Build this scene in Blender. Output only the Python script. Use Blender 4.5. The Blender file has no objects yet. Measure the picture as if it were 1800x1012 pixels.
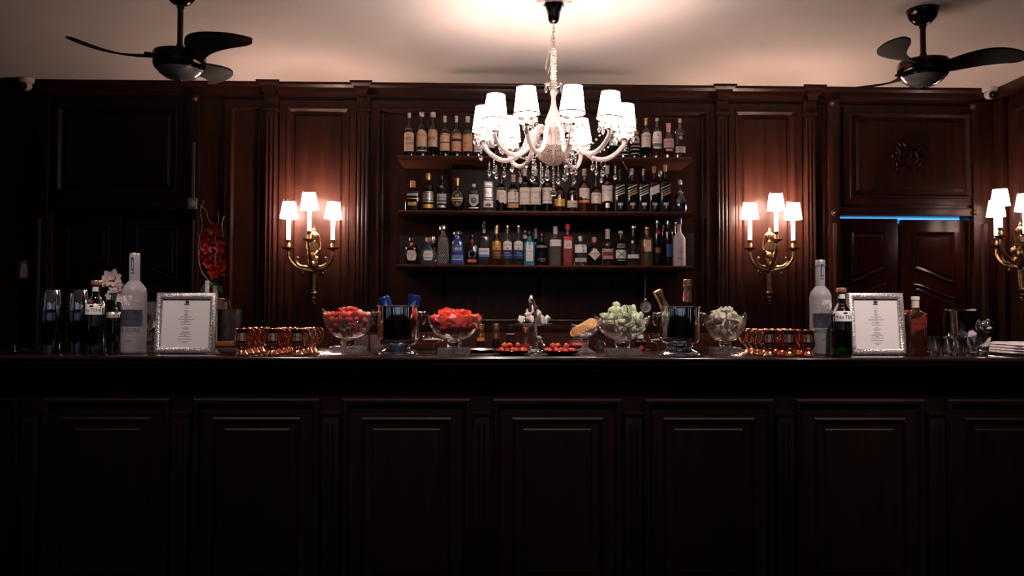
import bpy, bmesh, math, random
from mathutils import Vector, Matrix
from mathutils.geometry import tessellate_polygon
random.seed(7)
PI = math.pi
S = bpy.context.scene
COL = S.collection

# ------------------------------------------------------------------ camera
F, CX, CY = 1400.0, 900.0, 506.0
CAM = Vector((0, 0, 1.31))
ROT = (Matrix.Rotation(-math.radians(1.2), 3, 'Z') @ Matrix.Rotation(PI/2 + math.atan(39/1400), 3, 'X')
       @ Matrix.Rotation(0.0035, 3, 'Z'))
cd = bpy.data.cameras.new('camera'); cam = bpy.data.objects.new('camera', cd); COL.objects.link(cam)
cd.sensor_width = 36; cd.lens = 36*F/1800; cd.clip_start = 0.05; cd.clip_end = 60
cam.matrix_world = Matrix.Translation(CAM) @ ROT.to_4x4()
S.camera = cam

# ------------------------------------------------------------------ world, exposure
w = bpy.data.worlds.new('world'); S.world = w; w.use_nodes = True
w.node_tree.nodes['Background'].inputs[0].default_value = (0.02, 0.02, 0.03, 1)
w.node_tree.nodes['Background'].inputs[1].default_value = 0.0
S.view_settings.view_transform = 'Standard'; S.view_settings.look = 'None'
S.view_settings.exposure = 1.0; S.view_settings.gamma = 1; S.view_settings.use_curve_mapping = False
cy = S.cycles
cy.max_bounces = 9; cy.diffuse_bounces = 3; cy.glossy_bounces = 5; cy.transmission_bounces = 7
cy.transparent_max_bounces = 20; cy.caustics_reflective = False; cy.caustics_refractive = False
cy.sample_clamp_indirect = 3.0; cy.use_denoising = True

BULB_CHANDELIER = 330.0      # glow of each bulb
BULB_SCONCE = 420.0
SHADE_GLOW = 9.5
WARM = (1.0, 0.66, 0.56)
def spot(name, loc, target, power, size, blend=0.8, color=(1, 0.80, 0.74), rad=0.05):
    l = bpy.data.lights.new(name, 'SPOT'); o = bpy.data.objects.new(name, l); COL.objects.link(o)
    l.energy = power; l.spot_size = math.radians(size); l.spot_blend = blend; l.color = color; l.shadow_soft_size = rad
    o.location = loc; o.rotation_euler = (Vector(target) - Vector(loc)).to_track_quat('-Z', 'Y').to_euler()
    return o
# ceiling spotlights of the guest side of the room, aimed at the bar top
for x, tx, p in ((-1.3, -1.25, 50), (0.0, 0.0, 80), (1.3, 1.2, 50), (2.0, 1.95, 60)):
    spot('ceiling_spotlight', (x, 2.05, 2.9), (tx, 3.32, 1.2), p, 50, 0.9)

# ------------------------------------------------------------------ pixel helpers (photo 1800x1012)
def at(px, py, Y):
    v = ROT @ Vector(((px-CX)/F, -(py-CY)/F, -1))
    return CAM + v*(Y/v.y)
def xat(px, Y, z):
    py = 506.0
    for _ in range(6):
        p = at(px, py, Y); py += (p.z - z)*F/Y
    return p.x
def zat(px, py, Y): return at(px, py, Y).z

# ------------------------------------------------------------------ materials
MATS = {}
def nodes(name):
    m = bpy.data.materials.new(name); m.use_nodes = True
    nt = m.node_tree; nt.nodes.clear()
    out = nt.nodes.new('ShaderNodeOutputMaterial')
    return m, nt, out
def mat(name, col, rough=0.5, metal=0.0, spec=0.5, coat=0.0, noise=None, bump=0.0, bscale=60, trans=0.0, ior=1.45,
        emit=None, es=0.0, sheen=0.0, sss=0.0, stretch=(1, 1, 1), vary=0.25):
    if name in MATS: return MATS[name]
    m, nt, out = nodes(name)
    b = nt.nodes.new('ShaderNodeBsdfPrincipled'); nt.links.new(b.outputs[0], out.inputs[0])
    b.inputs['Base Color'].default_value = (*col, 1); b.inputs['Roughness'].default_value = rough
    b.inputs['Metallic'].default_value = metal; b.inputs['Specular IOR Level'].default_value = spec
    b.inputs['Coat Weight'].default_value = coat; b.inputs['Coat Roughness'].default_value = 0.08
    b.inputs['Transmission Weight'].default_value = trans; b.inputs['IOR'].default_value = ior
    if sss: b.inputs['Subsurface Weight'].default_value = sss; b.inputs['Subsurface Radius'].default_value = (.01, .004, .003)
    if emit: b.inputs['Emission Color'].default_value = (*emit, 1); b.inputs['Emission Strength'].default_value = es
    tc = nt.nodes.new('ShaderNodeTexCoord'); mp = nt.nodes.new('ShaderNodeMapping')
    nt.links.new(tc.outputs['Object'], mp.inputs[0]); mp.inputs['Scale'].default_value = stretch
    n = nt.nodes.new('ShaderNodeTexNoise'); n.inputs['Scale'].default_value = noise or 30; n.inputs['Detail'].default_value = 4
    nt.links.new(mp.outputs[0], n.inputs['Vector'])
    r = nt.nodes.new('ShaderNodeValToRGB')
    r.color_ramp.elements[0].position = 0.3; r.color_ramp.elements[1].position = 0.72
    r.color_ramp.elements[0].color = (*[c*(1-vary) for c in col], 1)
    r.color_ramp.elements[1].color = (*[min(1, c*(1+vary)) for c in col], 1)
    nt.links.new(n.outputs[0], r.inputs[0]); nt.links.new(r.outputs[0], b.inputs['Base Color'])
    if bump:
        n2 = nt.nodes.new('ShaderNodeTexNoise'); n2.inputs['Scale'].default_value = bscale
        nt.links.new(mp.outputs[0], n2.inputs['Vector'])
        bp = nt.nodes.new('ShaderNodeBump'); bp.inputs['Strength'].default_value = bump; bp.inputs['Distance'].default_value = 0.004
        nt.links.new(n2.outputs[0], bp.inputs['Height']); nt.links.new(bp.outputs[0], b.inputs['Normal'])
    MATS[name] = m; return m
def wood(name, c0, c1, rough=0.38, scale=3.0, axis='Z', coat=0.04):
    if name in MATS: return MATS[name]
    m, nt, out = nodes(name)
    b = nt.nodes.new('ShaderNodeBsdfPrincipled'); nt.links.new(b.outputs[0], out.inputs[0])
    tc = nt.nodes.new('ShaderNodeTexCoord'); mp = nt.nodes.new('ShaderNodeMapping')
    mp.inputs['Scale'].default_value = (9, 9, 0.7) if axis == 'Z' else (0.7, 9, 9)
    nt.links.new(tc.outputs['Object'], mp.inputs[0])
    n = nt.nodes.new('ShaderNodeTexNoise'); n.inputs['Scale'].default_value = scale; n.inputs['Detail'].default_value = 8
    n.inputs['Distortion'].default_value = 0.6
    nt.links.new(mp.outputs[0], n.inputs['Vector'])
    r = nt.nodes.new('ShaderNodeValToRGB'); r.color_ramp.elements[0].position = 0.3; r.color_ramp.elements[1].position = 0.7
    r.color_ramp.elements[0].color = (*c0, 1); r.color_ramp.elements[1].color = (*c1, 1)
    nt.links.new(n.outputs[0], r.inputs[0]); nt.links.new(r.outputs[0], b.inputs['Base Color'])
    b.inputs['Roughness'].default_value = rough; b.inputs['Coat Weight'].default_value = coat; b.inputs['Coat Roughness'].default_value = 0.15
    b.inputs['Specular IOR Level'].default_value = 0.17
    bp = nt.nodes.new('ShaderNodeBump'); bp.inputs['Strength'].default_value = 0.08; bp.inputs['Distance'].default_value = 0.003
    nt.links.new(n.outputs[0], bp.inputs['Height']); nt.links.new(bp.outputs[0], b.inputs['Normal'])
    MATS[name] = m; return m
def glass(name, tint=(0.97, 0.97, 0.97), rough=0.02, refl=1.0, bump=0.0, bscale=40, haze=0.0, hazecol=(.8, .8, .8)):
    """wall of thin glass: lets light through tinted, mirrors by its angle"""
    if name in MATS: return MATS[name]
    m, nt, out = nodes(name)
    t = nt.nodes.new('ShaderNodeBsdfTransparent'); t.inputs[0].default_value = (*tint, 1)
    g = nt.nodes.new('ShaderNodeBsdfGlossy'); g.inputs['Roughness'].default_value = rough; g.inputs[0].default_value = (refl, refl, refl, 1)
    fr = nt.nodes.new('ShaderNodeLayerWeight'); fr.inputs[0].default_value = 0.5
    pw = nt.nodes.new('ShaderNodeMath'); pw.operation = 'POWER'; pw.inputs[1].default_value = 4.0; nt.links.new(fr.outputs['Facing'], pw.inputs[0])
    ma = nt.nodes.new('ShaderNodeMath'); ma.operation = 'MULTIPLY_ADD'; ma.inputs[1].default_value = .85; ma.inputs[2].default_value = .08
    nt.links.new(pw.outputs[0], ma.inputs[0])
    mx = nt.nodes.new('ShaderNodeMixShader')
    nt.links.new(ma.outputs[0], mx.inputs[0]); nt.links.new(t.outputs[0], mx.inputs[1]); nt.links.new(g.outputs[0], mx.inputs[2])
    last = mx
    if haze:
        d = nt.nodes.new('ShaderNodeBsdfDiffuse'); d.inputs[0].default_value = (*hazecol, 1)
        m2 = nt.nodes.new('ShaderNodeMixShader'); m2.inputs[0].default_value = haze
        nt.links.new(mx.outputs[0], m2.inputs[1]); nt.links.new(d.outputs[0], m2.inputs[2]); last = m2
    if bump:
        n2 = nt.nodes.new('ShaderNodeTexVoronoi'); n2.inputs['Scale'].default_value = bscale
        tc = nt.nodes.new('ShaderNodeTexCoord'); nt.links.new(tc.outputs['Object'], n2.inputs['Vector'])
        bp = nt.nodes.new('ShaderNodeBump'); bp.inputs['Strength'].default_value = bump; bp.inputs['Distance'].default_value = 0.004
        nt.links.new(n2.outputs[0], bp.inputs['Height']); nt.links.new(bp.outputs[0], g.inputs['Normal']); nt.links.new(bp.outputs[0], fr.inputs['Normal'])
    nt.links.new(last.outputs[0], out.inputs[0])
    MATS[name] = m; return m
def emis(name, col, strength):
    if name in MATS: return MATS[name]
    m, nt, out = nodes(name)
    e = nt.nodes.new('ShaderNodeEmission'); e.inputs[0].default_value = (*col, 1); e.inputs[1].default_value = strength
    nt.links.new(e.outputs[0], out.inputs[0]); MATS[name] = m; return m
def shade_mat(name, col, strength):
    if name in MATS: return MATS[name]
    m, nt, out = nodes(name)
    e = nt.nodes.new('ShaderNodeEmission'); e.inputs[0].default_value = (*col, 1); e.inputs[1].default_value = strength
    d = nt.nodes.new('ShaderNodeBsdfDiffuse'); d.inputs[0].default_value = (.8, .7, .66, 1)
    a = nt.nodes.new('ShaderNodeAddShader'); nt.links.new(e.outputs[0], a.inputs[0]); nt.links.new(d.outputs[0], a.inputs[1])
    nt.links.new(a.outputs[0], out.inputs[0]); MATS[name] = m; return m

W_WALL = wood('mahogany_wall', (0.014, 0.0043, 0.0029), (0.032, 0.0098, 0.0065), 0.36)
W_WALLX = wood('mahogany_rail', (0.014, 0.0043, 0.0029), (0.032, 0.0098, 0.0065), 0.36, axis='X')
W_SHELF = wood('mahogany_shelf', (0.05, 0.015, 0.010), (0.09, 0.028, 0.018), 0.4, axis='X')
W_SHADED = wood('shade_darkened_wood', (0.004, 0.0012, 0.0009), (0.008, 0.0022, 0.0016), 0.5, coat=0.0)  # left door bay: its deep shade is put into the wood colour
W_DOOR = wood('door_wood', (0.014, 0.0030, 0.0022), (0.026, 0.0055, 0.0036), 0.24)
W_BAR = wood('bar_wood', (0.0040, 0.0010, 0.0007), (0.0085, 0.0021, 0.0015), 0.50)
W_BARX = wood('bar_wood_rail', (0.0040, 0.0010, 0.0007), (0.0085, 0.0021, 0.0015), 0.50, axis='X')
W_TOP = wood('bar_top_wood', (0.010, 0.004, 0.003), (0.018, 0.006, 0.005), 0.12, axis='X', coat=1.0)
W_BOARD = wood('light_board', (0.16, 0.06, 0.025), (0.26, 0.11, 0.05), 0.45, axis='X')
PLASTER = mat('ceiling_paint', (0.66, 0.58, 0.54), 0.9, noise=2, vary=0.04)
BRASS = mat('aged_brass', (0.40, 0.27, 0.15), 0.32, 1.0, noise=60, vary=0.35, bump=0.3, bscale=90)
BRONZE = mat('antique_bronze', (0.035, 0.024, 0.018), 0.16, 1.0, noise=8)
BLADE = mat('fan_blade_dark', (0.004, 0.0025, 0.002), 0.6, spec=.12, noise=6)
CHROME = mat('polished_steel', (0.72, 0.73, 0.76), 0.06, 1.0, noise=5, vary=0.04)
STEEL = mat('brushed_steel', (0.52, 0.50, 0.49), 0.22, 1.0, noise=20, vary=0.1)
DSTEEL = mat('tinted_steel', (0.20, 0.20, 0.24), 0.10, 1.0, noise=20, vary=0.1)
COPPER = mat('polished_copper', (0.86, 0.40, 0.24), 0.10, 1.0, noise=30, vary=0.12)
GOLD = mat('gold_foil', (0.72, 0.50, 0.20), 0.28, 1.0, noise=80, vary=0.3, bump=0.5, bscale=150)
RGOLD = mat('rose_gold_foil', (0.80, 0.42, 0.26), 0.28, 1.0, noise=80, vary=0.2, bump=0.5, bscale=120)
SILVERM = mat('silver_frame', (0.60, 0.56, 0.55), 0.35, 0.75, noise=40, vary=0.2, bump=0.8, bscale=180)
PAPER = mat('white_paper', (0.72, 0.69, 0.68), 0.7, noise=5, vary=0.03)
INK = mat('black_ink', (0.015, 0.015, 0.018), 0.6)
WHITE = mat('white_print', (0.86, 0.84, 0.82), 0.5, noise=20, vary=0.05)
CREAM = mat('cream_label', (0.82, 0.70, 0.62), 0.6, noise=40, vary=0.08)
TAN = mat('tan_label', (0.66, 0.42, 0.29), 0.65, noise=40, vary=0.12)
ORANGE = mat('orange_tan_label', (0.58, 0.30, 0.17), 0.65, noise=40, vary=0.12)
GREYL = mat('grey_label', (0.50, 0.47, 0.47), 0.5, noise=50, vary=0.2)
PINKL = mat('pink_label', (0.60, 0.36, 0.34), 0.6, noise=40, vary=0.1)
REDP = mat('red_print', (0.50, 0.03, 0.02), 0.45, noise=40, vary=0.1)
ORANGEP = mat('orange_print', (0.75, 0.22, 0.03), 0.45, noise=40, vary=0.1)
BLUEP = mat('blue_print', (0.03, 0.05, 0.20), 0.45, noise=40, vary=0.1)
LBLUE = mat('light_blue_print', (0.10, 0.28, 0.55), 0.45, noise=40, vary=0.1)
GREENP = mat('green_print', (0.10, 0.20, 0.12), 0.45, noise=40, vary=0.1)
BROWNP = mat('brown_print', (0.16, 0.05, 0.03), 0.5, noise=40, vary=0.1)
BLACKP = mat('black_print', (0.012, 0.010, 0.012), 0.35)
YELLOWP = mat('gold_label', (0.70, 0.42, 0.08), 0.4, 0.2, noise=40, vary=0.12)
SILVP = mat('silver_print', (0.55, 0.53, 0.52), 0.35, 0.5, noise=90, vary=0.3)
CORK = mat('cork', (0.50, 0.27, 0.15), 0.8, noise=90, vary=0.2)
WHITECAP = mat('white_capsule', (0.62, 0.56, 0.54), 0.35, noise=30, vary=0.08)
BLACKCAP = mat('black_cap', (0.012, 0.010, 0.011), 0.25)
REDCAP = mat('red_wax', (0.42, 0.03, 0.02), 0.35)
PINKCAP = mat('copper_pink_cap', (0.55, 0.28, 0.22), 0.3, 0.6)
GLS_CLEAR = glass('clear_glass', (0.93, 0.92, 0.92))
GLS_FACET = glass('facetted_clear_glass', (0.90, 0.89, 0.89), 0.08, 1.0, bump=1.0, bscale=220, haze=.05, hazecol=(.6, .5, .5))
GLS_CUT = glass('pressed_glass', (0.93, 0.90, 0.90), 0.05, 1.0, bump=0.5, bscale=60, haze=.025, hazecol=(.9, .8, .78))
GLS_BASE = glass('thick_cut_glass', (0.72, 0.68, 0.68), 0.05, 1.0, bump=0.9, bscale=70, haze=.07, hazecol=(.85, .76, .76))
GLS_CHAND = glass('milky_chandelier_glass', (0.95, 0.93, 0.92), 0.10, 1.0, haze=0.42, hazecol=(.90, .78, .73))
GLS_FROST = glass('frosted_glass', (0.80, 0.78, 0.80), 0.35, 0.5, haze=0.72, hazecol=(.60, .54, .55))
GLS_DARK = glass('dark_bottle_glass', (0.10, 0.06, 0.05))
GLS_BLACK = mat('black_bottle_glass', (0.006, 0.005, 0.006), 0.06, spec=0.6)
GLS_DGREEN = glass('dark_green_glass', (0.03, 0.07, 0.03))
GLS_GREEN = glass('emerald_glass', (0.03, 0.26, 0.10))
GLS_AMBER = glass('amber_glass', (0.42, 0.16, 0.05), haze=.05, hazecol=(.42, .14, .03))
GLS_BROWN = glass('brown_glass', (0.26, 0.08, 0.04), haze=.06, hazecol=(.25, .07, .03))
GLS_YELLOW = glass('pale_gold_glass', (0.80, 0.58, 0.32), haze=.08, hazecol=(.6, .40, .18))
GLS_BLUE = mat('cobalt_bottle', (0.05, 0.06, 0.30), 0.08, spec=0.6, coat=1)
GLS_TURQ = mat('turquoise_bottle', (0.03, 0.28, 0.38), 0.08, spec=0.6, coat=1)
GLS_RED = mat('ruby_bottle', (0.24, 0.015, 0.02), 0.12, spec=0.6, coat=1, bump=0.8, bscale=300)
GLS_GREYG = glass('greenish_clear_glass', (0.62, 0.68, 0.64), haze=.10, hazecol=(.5, .55, .5))
SOLIDG = mat('solid_crystal', (1, 1, 1), 0.02, trans=1.0, ior=1.5, vary=0)
CRYSTAL = mat('cut_crystal', (1, 1, 1), 0.0, trans=1.0, ior=1.55, vary=0)
CANDLE = mat('candle_tube', (0.85, 0.78, 0.72), 0.5, emit=(1, .8, .72), es=1.3, vary=0.03)
SHADE = shade_mat('lit_shade_fabric', (1.0, 0.86, 0.80), SHADE_GLOW)
SHADE_S = shade_mat('sconce_shade_fabric', (1.0, 0.70, 0.56), 34.0)
SHADE_W = shade_mat('side_sconce_shade_fabric', (1.0, 0.72, 0.60), 6.0)
TRIM = mat('shade_trim', (0.16, 0.075, 0.060), 0.8)
BULB = emis('bulb_glow', (1.0, 0.72, 0.62), BULB_CHANDELIER)
BULB_S = emis('sconce_bulb_glow', (1.0, 0.62, 0.48), BULB_SCONCE)
BULB_W = emis('side_sconce_bulb_glow', (1.0, 0.62, 0.48), BULB_SCONCE*.4)

# ------------------------------------------------------------------ mesh builder
def text_geo(s, _c={}):
    if s in _c: return _c[s]
    cu = bpy.data.curves.new('t', 'FONT'); cu.body = s; cu.align_x = 'CENTER'; cu.align_y = 'CENTER'; cu.resolution_u = 2
    o = bpy.data.objects.new('t', cu)
    me = bpy.data.meshes.new_from_object(o)
    vs = [v.co.copy() for v in me.vertices]; fs = [tuple(p.vertices) for p in me.polygons]
    bpy.data.objects.remove(o); bpy.data.curves.remove(cu); bpy.data.meshes.remove(me)
    x0 = min(v.x for v in vs); x1 = max(v.x for v in vs); y0 = min(v.y for v in vs); y1 = max(v.y for v in vs)
    vs = [((v.x-(x0+x1)/2)/(y1-y0), (v.y-(y0+y1)/2)/(y1-y0)) for v in vs]
    _c[s] = (vs, fs, (x1-x0)/(y1-y0)); return _c[s]

class MB:
    def __init__(s): s.v = []; s.f = []; s.M = Matrix.Identity(4)
    def add(s, vs, fs):
        k = len(s.v); s.v += [s.M @ Vector(v) for v in vs]; s.f += [tuple(i+k for i in f) for f in fs]; return s
    def box(s, x0, x1, y0, y1, z0, z1, b=0.0):
        if b <= 0:
            vs = [(x, y, z) for x in (x0, x1) for y in (y0, y1) for z in (z0, z1)]
            return s.add(vs, [(0, 1, 3, 2), (4, 6, 7, 5), (0, 4, 5, 1), (2, 3, 7, 6), (0, 2, 6, 4), (1, 5, 7, 3)])
        b = min(b, (x1-x0)*.45, (y1-y0)*.45, (z1-z0)*.45)
        bm = bmesh.new(); bmesh.ops.create_cube(bm, size=1)
        for v in bm.verts: v.co = Vector((x0+(v.co.x+.5)*(x1-x0), y0+(v.co.y+.5)*(y1-y0), z0+(v.co.z+.5)*(z1-z0)))
        bmesh.ops.bevel(bm, geom=bm.edges[:], offset=b, segments=2, affect='EDGES', profile=.6)
        return s.bm(bm)
    def bm(s, bm):
        bm.verts.index_update()
        s.add([v.co.copy() for v in bm.verts], [tuple(v.index for v in f.verts) for f in bm.faces]); bm.free(); return s
    def lathe(s, prof, n=24, o=(0, 0, 0), sy=1.0, ex=2.0, mod=None):
        vs = []; fs = []
        rm = max(r for r, z in prof)
        for r, z in prof:
            e = ex if r > .6*rm else 2.0
            for k in range(n):
                a = 2*PI*k/n; c, q = math.cos(a), math.sin(a)
                x = r*math.copysign(abs(c)**(2/e), c); y = r*sy*math.copysign(abs(q)**(2/e), q); zz = z
                if mod:
                    fr, dz = mod(a, r, z); x *= fr; y *= fr; zz += dz
                vs.append((o[0]+x, o[1]+y, o[2]+zz))
        m = len(prof)
        for i in range(m-1):
            for k in range(n):
                k2 = (k+1) % n
                fs.append((i*n+k, i*n+k2, (i+1)*n+k2, (i+1)*n+k))
        if prof[0][0] > 1e-6: fs.append(tuple(range(n-1, -1, -1)))
        if prof[-1][0] > 1e-6: fs.append(tuple((m-1)*n+k for k in range(n)))
        return s.add(vs, fs)
    def open_lathe(s, prof, n=24, o=(0, 0, 0), sy=1.0, mod=None):
        """no caps; profile runs out and back so the wall has thickness"""
        k = len(s.f); s.lathe(prof, n, o, sy, mod=mod)
        return s
    def ball(s, c, r, n=10, m=6, sz=1.0):
        prof = [(max(0, r*math.sin(PI*i/m)), -r*sz*math.cos(PI*i/m)) for i in range(m+1)]
        prof[0] = (0, prof[0][1]); prof[-1] = (0, prof[-1][1])
        return s.lathe(prof, n, c)
    def tube(s, pts, r, n=8, closed=False):
        pts = [Vector(p) for p in pts]; m = len(pts)
        rs = r if isinstance(r, (list, tuple)) else [r]*m
        vs = []; up = None
        for i, p in enumerate(pts):
            a = pts[(i-1) % m] if (i or closed) else pts[0]; b = pts[(i+1) % m] if (i < m-1 or closed) else pts[-1]
            t = (b-a).normalized()
            if up is None: up = Vector((0, 0, 1)) if abs(t.z) < .9 else Vector((1, 0, 0))
            sx = t.cross(up).normalized(); up = sx.cross(t).normalized()
            for k in range(n):
                q = 2*PI*k/n; vs.append(p + (sx*math.cos(q)+up*math.sin(q))*rs[i])
        fs = []
        for i in range(m if closed else m-1):
            j = (i+1) % m
            for k in range(n): fs.append((i*n+k, j*n+k, j*n+(k+1) % n, i*n+(k+1) % n))
        if not closed: fs.append(tuple(range(n))); fs.append(tuple((m-1)*n+k for k in range(n-1, -1, -1)))
        return s.add(vs, fs)
    def outline(s, pts, prof, fill=True, y=0.0):
        """pts: closed outline (x,z) counter-clockwise seen from -Y; prof: [(inset, out)], out goes towards -Y"""
        m = len(pts); nr = []
        for i in range(m):
            a = Vector(pts[i])-Vector(pts[i-1]); b = Vector(pts[(i+1) % m])-Vector(pts[i])
            na = Vector((-a.y, a.x)).normalized(); nb = Vector((-b.y, b.x)).normalized()
            t = (na+nb); t /= max(.3, 1+na.dot(nb)); nr.append(t)
        vs = []; fs = []
        for (ins, out) in prof:
            for i in range(m): vs.append((pts[i][0]+nr[i].x*ins, y-out, pts[i][1]+nr[i].y*ins))
        for j in range(len(prof)-1):
            for i in range(m): fs.append((j*m+i, j*m+(i+1) % m, (j+1)*m+(i+1) % m, (j+1)*m+i))
        if fill:
            k0 = (len(prof)-1)*m
            if m <= 4: fs.append(tuple(k0+i for i in range(m)))
            else:
                loop = [Vector((vs[k0+i][0], vs[k0+i][2], 0)) for i in range(m)]
                fs += [tuple(k0+i for i in tr) for tr in tessellate_polygon([loop])]
        return s.add(vs, fs)
    def rect(s, x0, x1, z0, z1, prof, fill=True, y=0.0):
        return s.outline([(x0, z0), (x1, z0), (x1, z1), (x0, z1)], prof, fill, y)
    def prism(s, pts, y0, y1):
        m = len(pts); vs = [(x, y0, z) for x, z in pts]+[(x, y1, z) for x, z in pts]
        return s.add(vs, [tuple(range(m)), tuple(range(2*m-1, m-1, -1))]+[(i, i+m, (i+1) % m+m, (i+1) % m) for i in range(m)])
    def text(s, st, size, pos=(0, 0), y=0.0, maxw=None, drape=None, off=0.0008, rot=0.0):
        vs, fs, asp = text_geo(st)
        k = size
        if maxw and asp*size > maxw: k = maxw/asp
        c, q = math.cos(rot), math.sin(rot); out = []
        for (x, z) in vs:
            x *= k; z *= size if not maxw else min(size, k*2.2)
            X = pos[0]+x*c-z*q; Z = pos[1]+x*q+z*c
            out.append((X, (drape(X, Z) if drape else y)-off, Z))
        return s.add(out, fs)
    def build(s, name, m, parent=None, loc=None, smooth=True, ang=38):
        me = bpy.data.meshes.new(name)
        me.from_pydata([tuple(v) for v in s.v], [], s.f)
        bm = bmesh.new(); bm.from_mesh(me)
        bmesh.ops.recalc_face_normals(bm, faces=bm.faces[:])
        bm.to_mesh(me); bm.free()
        if smooth:
            me.polygons.foreach_set('use_smooth', [True]*len(me.polygons)); me.set_sharp_from_angle(angle=math.radians(ang))
        me.materials.append(m)
        o = bpy.data.objects.new(name, me); COL.objects.link(o)
        if parent: o.parent = parent
        if loc is not None: o.location = loc
        return o

def tag(o, label=None, cat=None, group=None, kind=None):
    if label: o['label'] = label
    if cat: o['category'] = cat
    if group: o['group'] = group
    if kind: o['kind'] = kind
    return o
def thing(name, label, cat, loc=(0, 0, 0), rz=0, group=None):
    o = bpy.data.objects.new(name, None); COL.objects.link(o); o.location = loc; o.rotation_euler = (0, 0, rz)
    o.empty_display_size = .05
    return tag(o, label, cat, group)
def struct(o): o['kind'] = 'structure'; return o
def kids(o): return [c for c in list(COL.objects) if c.parent == o]
KIDS = {}
def dup(o, loc=None, rot=None, label=None, group=None, parent=None, tree=None):
    tree = tree or {}
    c = o.copy(); COL.objects.link(c)
    if parent: c.parent = parent
    if loc is not None: c.location = loc
    if rot is not None: c.rotation_euler = rot
    if label: c['label'] = label
    if group: c['group'] = group
    for k in o.children: dup(k, parent=c)
    return c

# ------------------------------------------------------------------ room shell
YW = 5.85                                   # face of the panelled back wall
ZC = zat(950, 152, YW)                      # ceiling height, about 2.95 m
XR = xat(1752, YW, 2.5)                     # right side wall
XL = -4.5
ZB = zat(900, 627, 3.12)                    # bar top height, about 1.13 m
struct(MB().box(XL-.1, XR+.1, -3.1, YW+.6, -.1, 0).build('floor', mat('dark_floor', (.02, .012, .01), .5)))
struct(MB().box(XL-.1, XR+.1, -3.1, YW+.6, ZC, ZC+.1).build('ceiling', PLASTER))
struct(MB().box(XL-.1, XL, -3.1, YW+.6, 0, ZC).build('wall_left', W_BAR))
struct(MB().box(XR, XR+.1, -3.1, YW+.6, 0, ZC).build('wall_right', W_WALL))
struct(MB().box(XL, XR, -3.1, -3.0, 0, ZC).build('wall_front', W_WALL))
def X(px): return xat(px, YW, 2.2)
def Zw(py, px=950): return zat(px, py, YW)
zdoor = zat(1590, 380, YW)
# back wall in slabs, leaving the two door openings
dR0, dR1 = X(1474), X(1702); dL0, dL1 = X(92), X(335)
bw = MB()
for x0, x1, z0, z1 in ((XL, dL0, 0, ZC), (dL0, dL1, zdoor, ZC), (dL1, dR0, 0, ZC), (dR0, dR1, zdoor, ZC), (dR1, XR, 0, ZC)):
    bw.box(x0, x1, YW, YW+.12, z0, z1)
struct(bw.build('wall_back', W_WALL, smooth=False))
struct(MB().box(XL, XR, YW+.5, YW+.6, 0, ZC).build('wall_beyond_doors', W_BAR))

# unseen curtained windows, added on the guest-side walls for steel reflections and fill
WINL = emis('reflection_glow_pane', (0.70, 0.74, 1.0), 0.85)
for k, (xw, yw, rw) in enumerate([(x_, -2.99, 0) for x_ in (-3.0, -1.9, -.95, -.35, .35, .95, 1.9, 2.8)]+[(XL+.01, y_, -PI/2) for y_ in (-1.8, -.4, 1.0)]+[(XR-.01, y_, PI/2) for y_ in (-1.8, -.4, 1.0)]):
    wroot = bpy.data.objects.new('added_window_%d' % (k+1), None); COL.objects.link(wroot); wroot['kind'] = 'structure'; wroot.location = (xw, yw, 1.0); wroot.rotation_euler = (0, 0, rw)
    MB().box(-.17, .17, 0, .005, 0, 1.7).build('pane', WINL, wroot)
    fr_ = MB()
    for a, b in ((-.21, -.17), (-.012, .012), (.17, .21)): fr_.box(a, b, 0, .04, -.04, 1.74, .004)
    for a, b in ((-.04, 0), (.84, .87), (1.7, 1.74)): fr_.box(-.17, .17, 0, .035, a, b, .004)
    fr_.build('frame', W_WALL, wroot)
    cu_ = MB()
    for a, b in ((-.19, -.115), (-.075, .06), (.105, .19)):
        n_ = 12; top = []
        for q_ in range(n_+1):
            x_ = a+(b-a)*q_/n_; y_ = .055+.008*math.sin(q_*2.1); top.append((x_, y_))
        vs = [(x_, y_+d_, z_) for d_ in (0, .004) for z_ in (-.03, 1.72) for x_, y_ in top]; m_ = n_+1
        fs = [(i, i+1, m_+i+1, m_+i) for i in range(n_)]+[(2*m_+i, 2*m_+i+1, 3*m_+i+1, 3*m_+i) for i in range(n_)]
        cu_.add(vs, fs)
    cu_.build('curtain', mat('dark_curtain', (.03, .02, .02), .9), wroot)

# ---- cornice with breaks over the pilasters
CORN = [(0, 0), (0, .018), (-.014, .03), (-.018, .05), (-.03, .06), (-.055, .075)]
def cornice(x0, x1, out, zt=ZC, h=.10):
    """run of crown moulding; out = how far it stands off the wall"""
    m = MB(); pr = [(0, -h), (.012, -h), (.014, -h+.02), (.03, -h+.045), (.036, -h+.065), (.055, -.018), (.06, -.004), (.06, 0), (0, 0)]
    vs = []; n = len(pr)
    for x, sgn in ((x0, -1), (x1, 1)):
        for d, z in pr: vs.append((x+sgn*(d if out > .03 else 0), YW-out-d, zt+z))
    m.add(vs, [(i, (i+1) % n, n+(i+1) % n, n+i) for i in range(n)]+[tuple(range(n)), tuple(range(2*n-1, n-1, -1))])
    if out > .02: m.box(x0, x1, YW-out, YW, zt-h, zt)
    return m
tn = [0]
def trim(m, material=W_WALL, parent=None):
    tn[0] += 1
    return struct(m.build('trim_%d' % tn[0], material, parent, smooth=True, ang=25))
trim(cornice(XL, XR, .012), W_WALLX)
# frieze strip under the cornice
trim(MB().box(XL, XR, YW-.012, YW, Zw(178), ZC-.095), W_WALLX)

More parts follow.
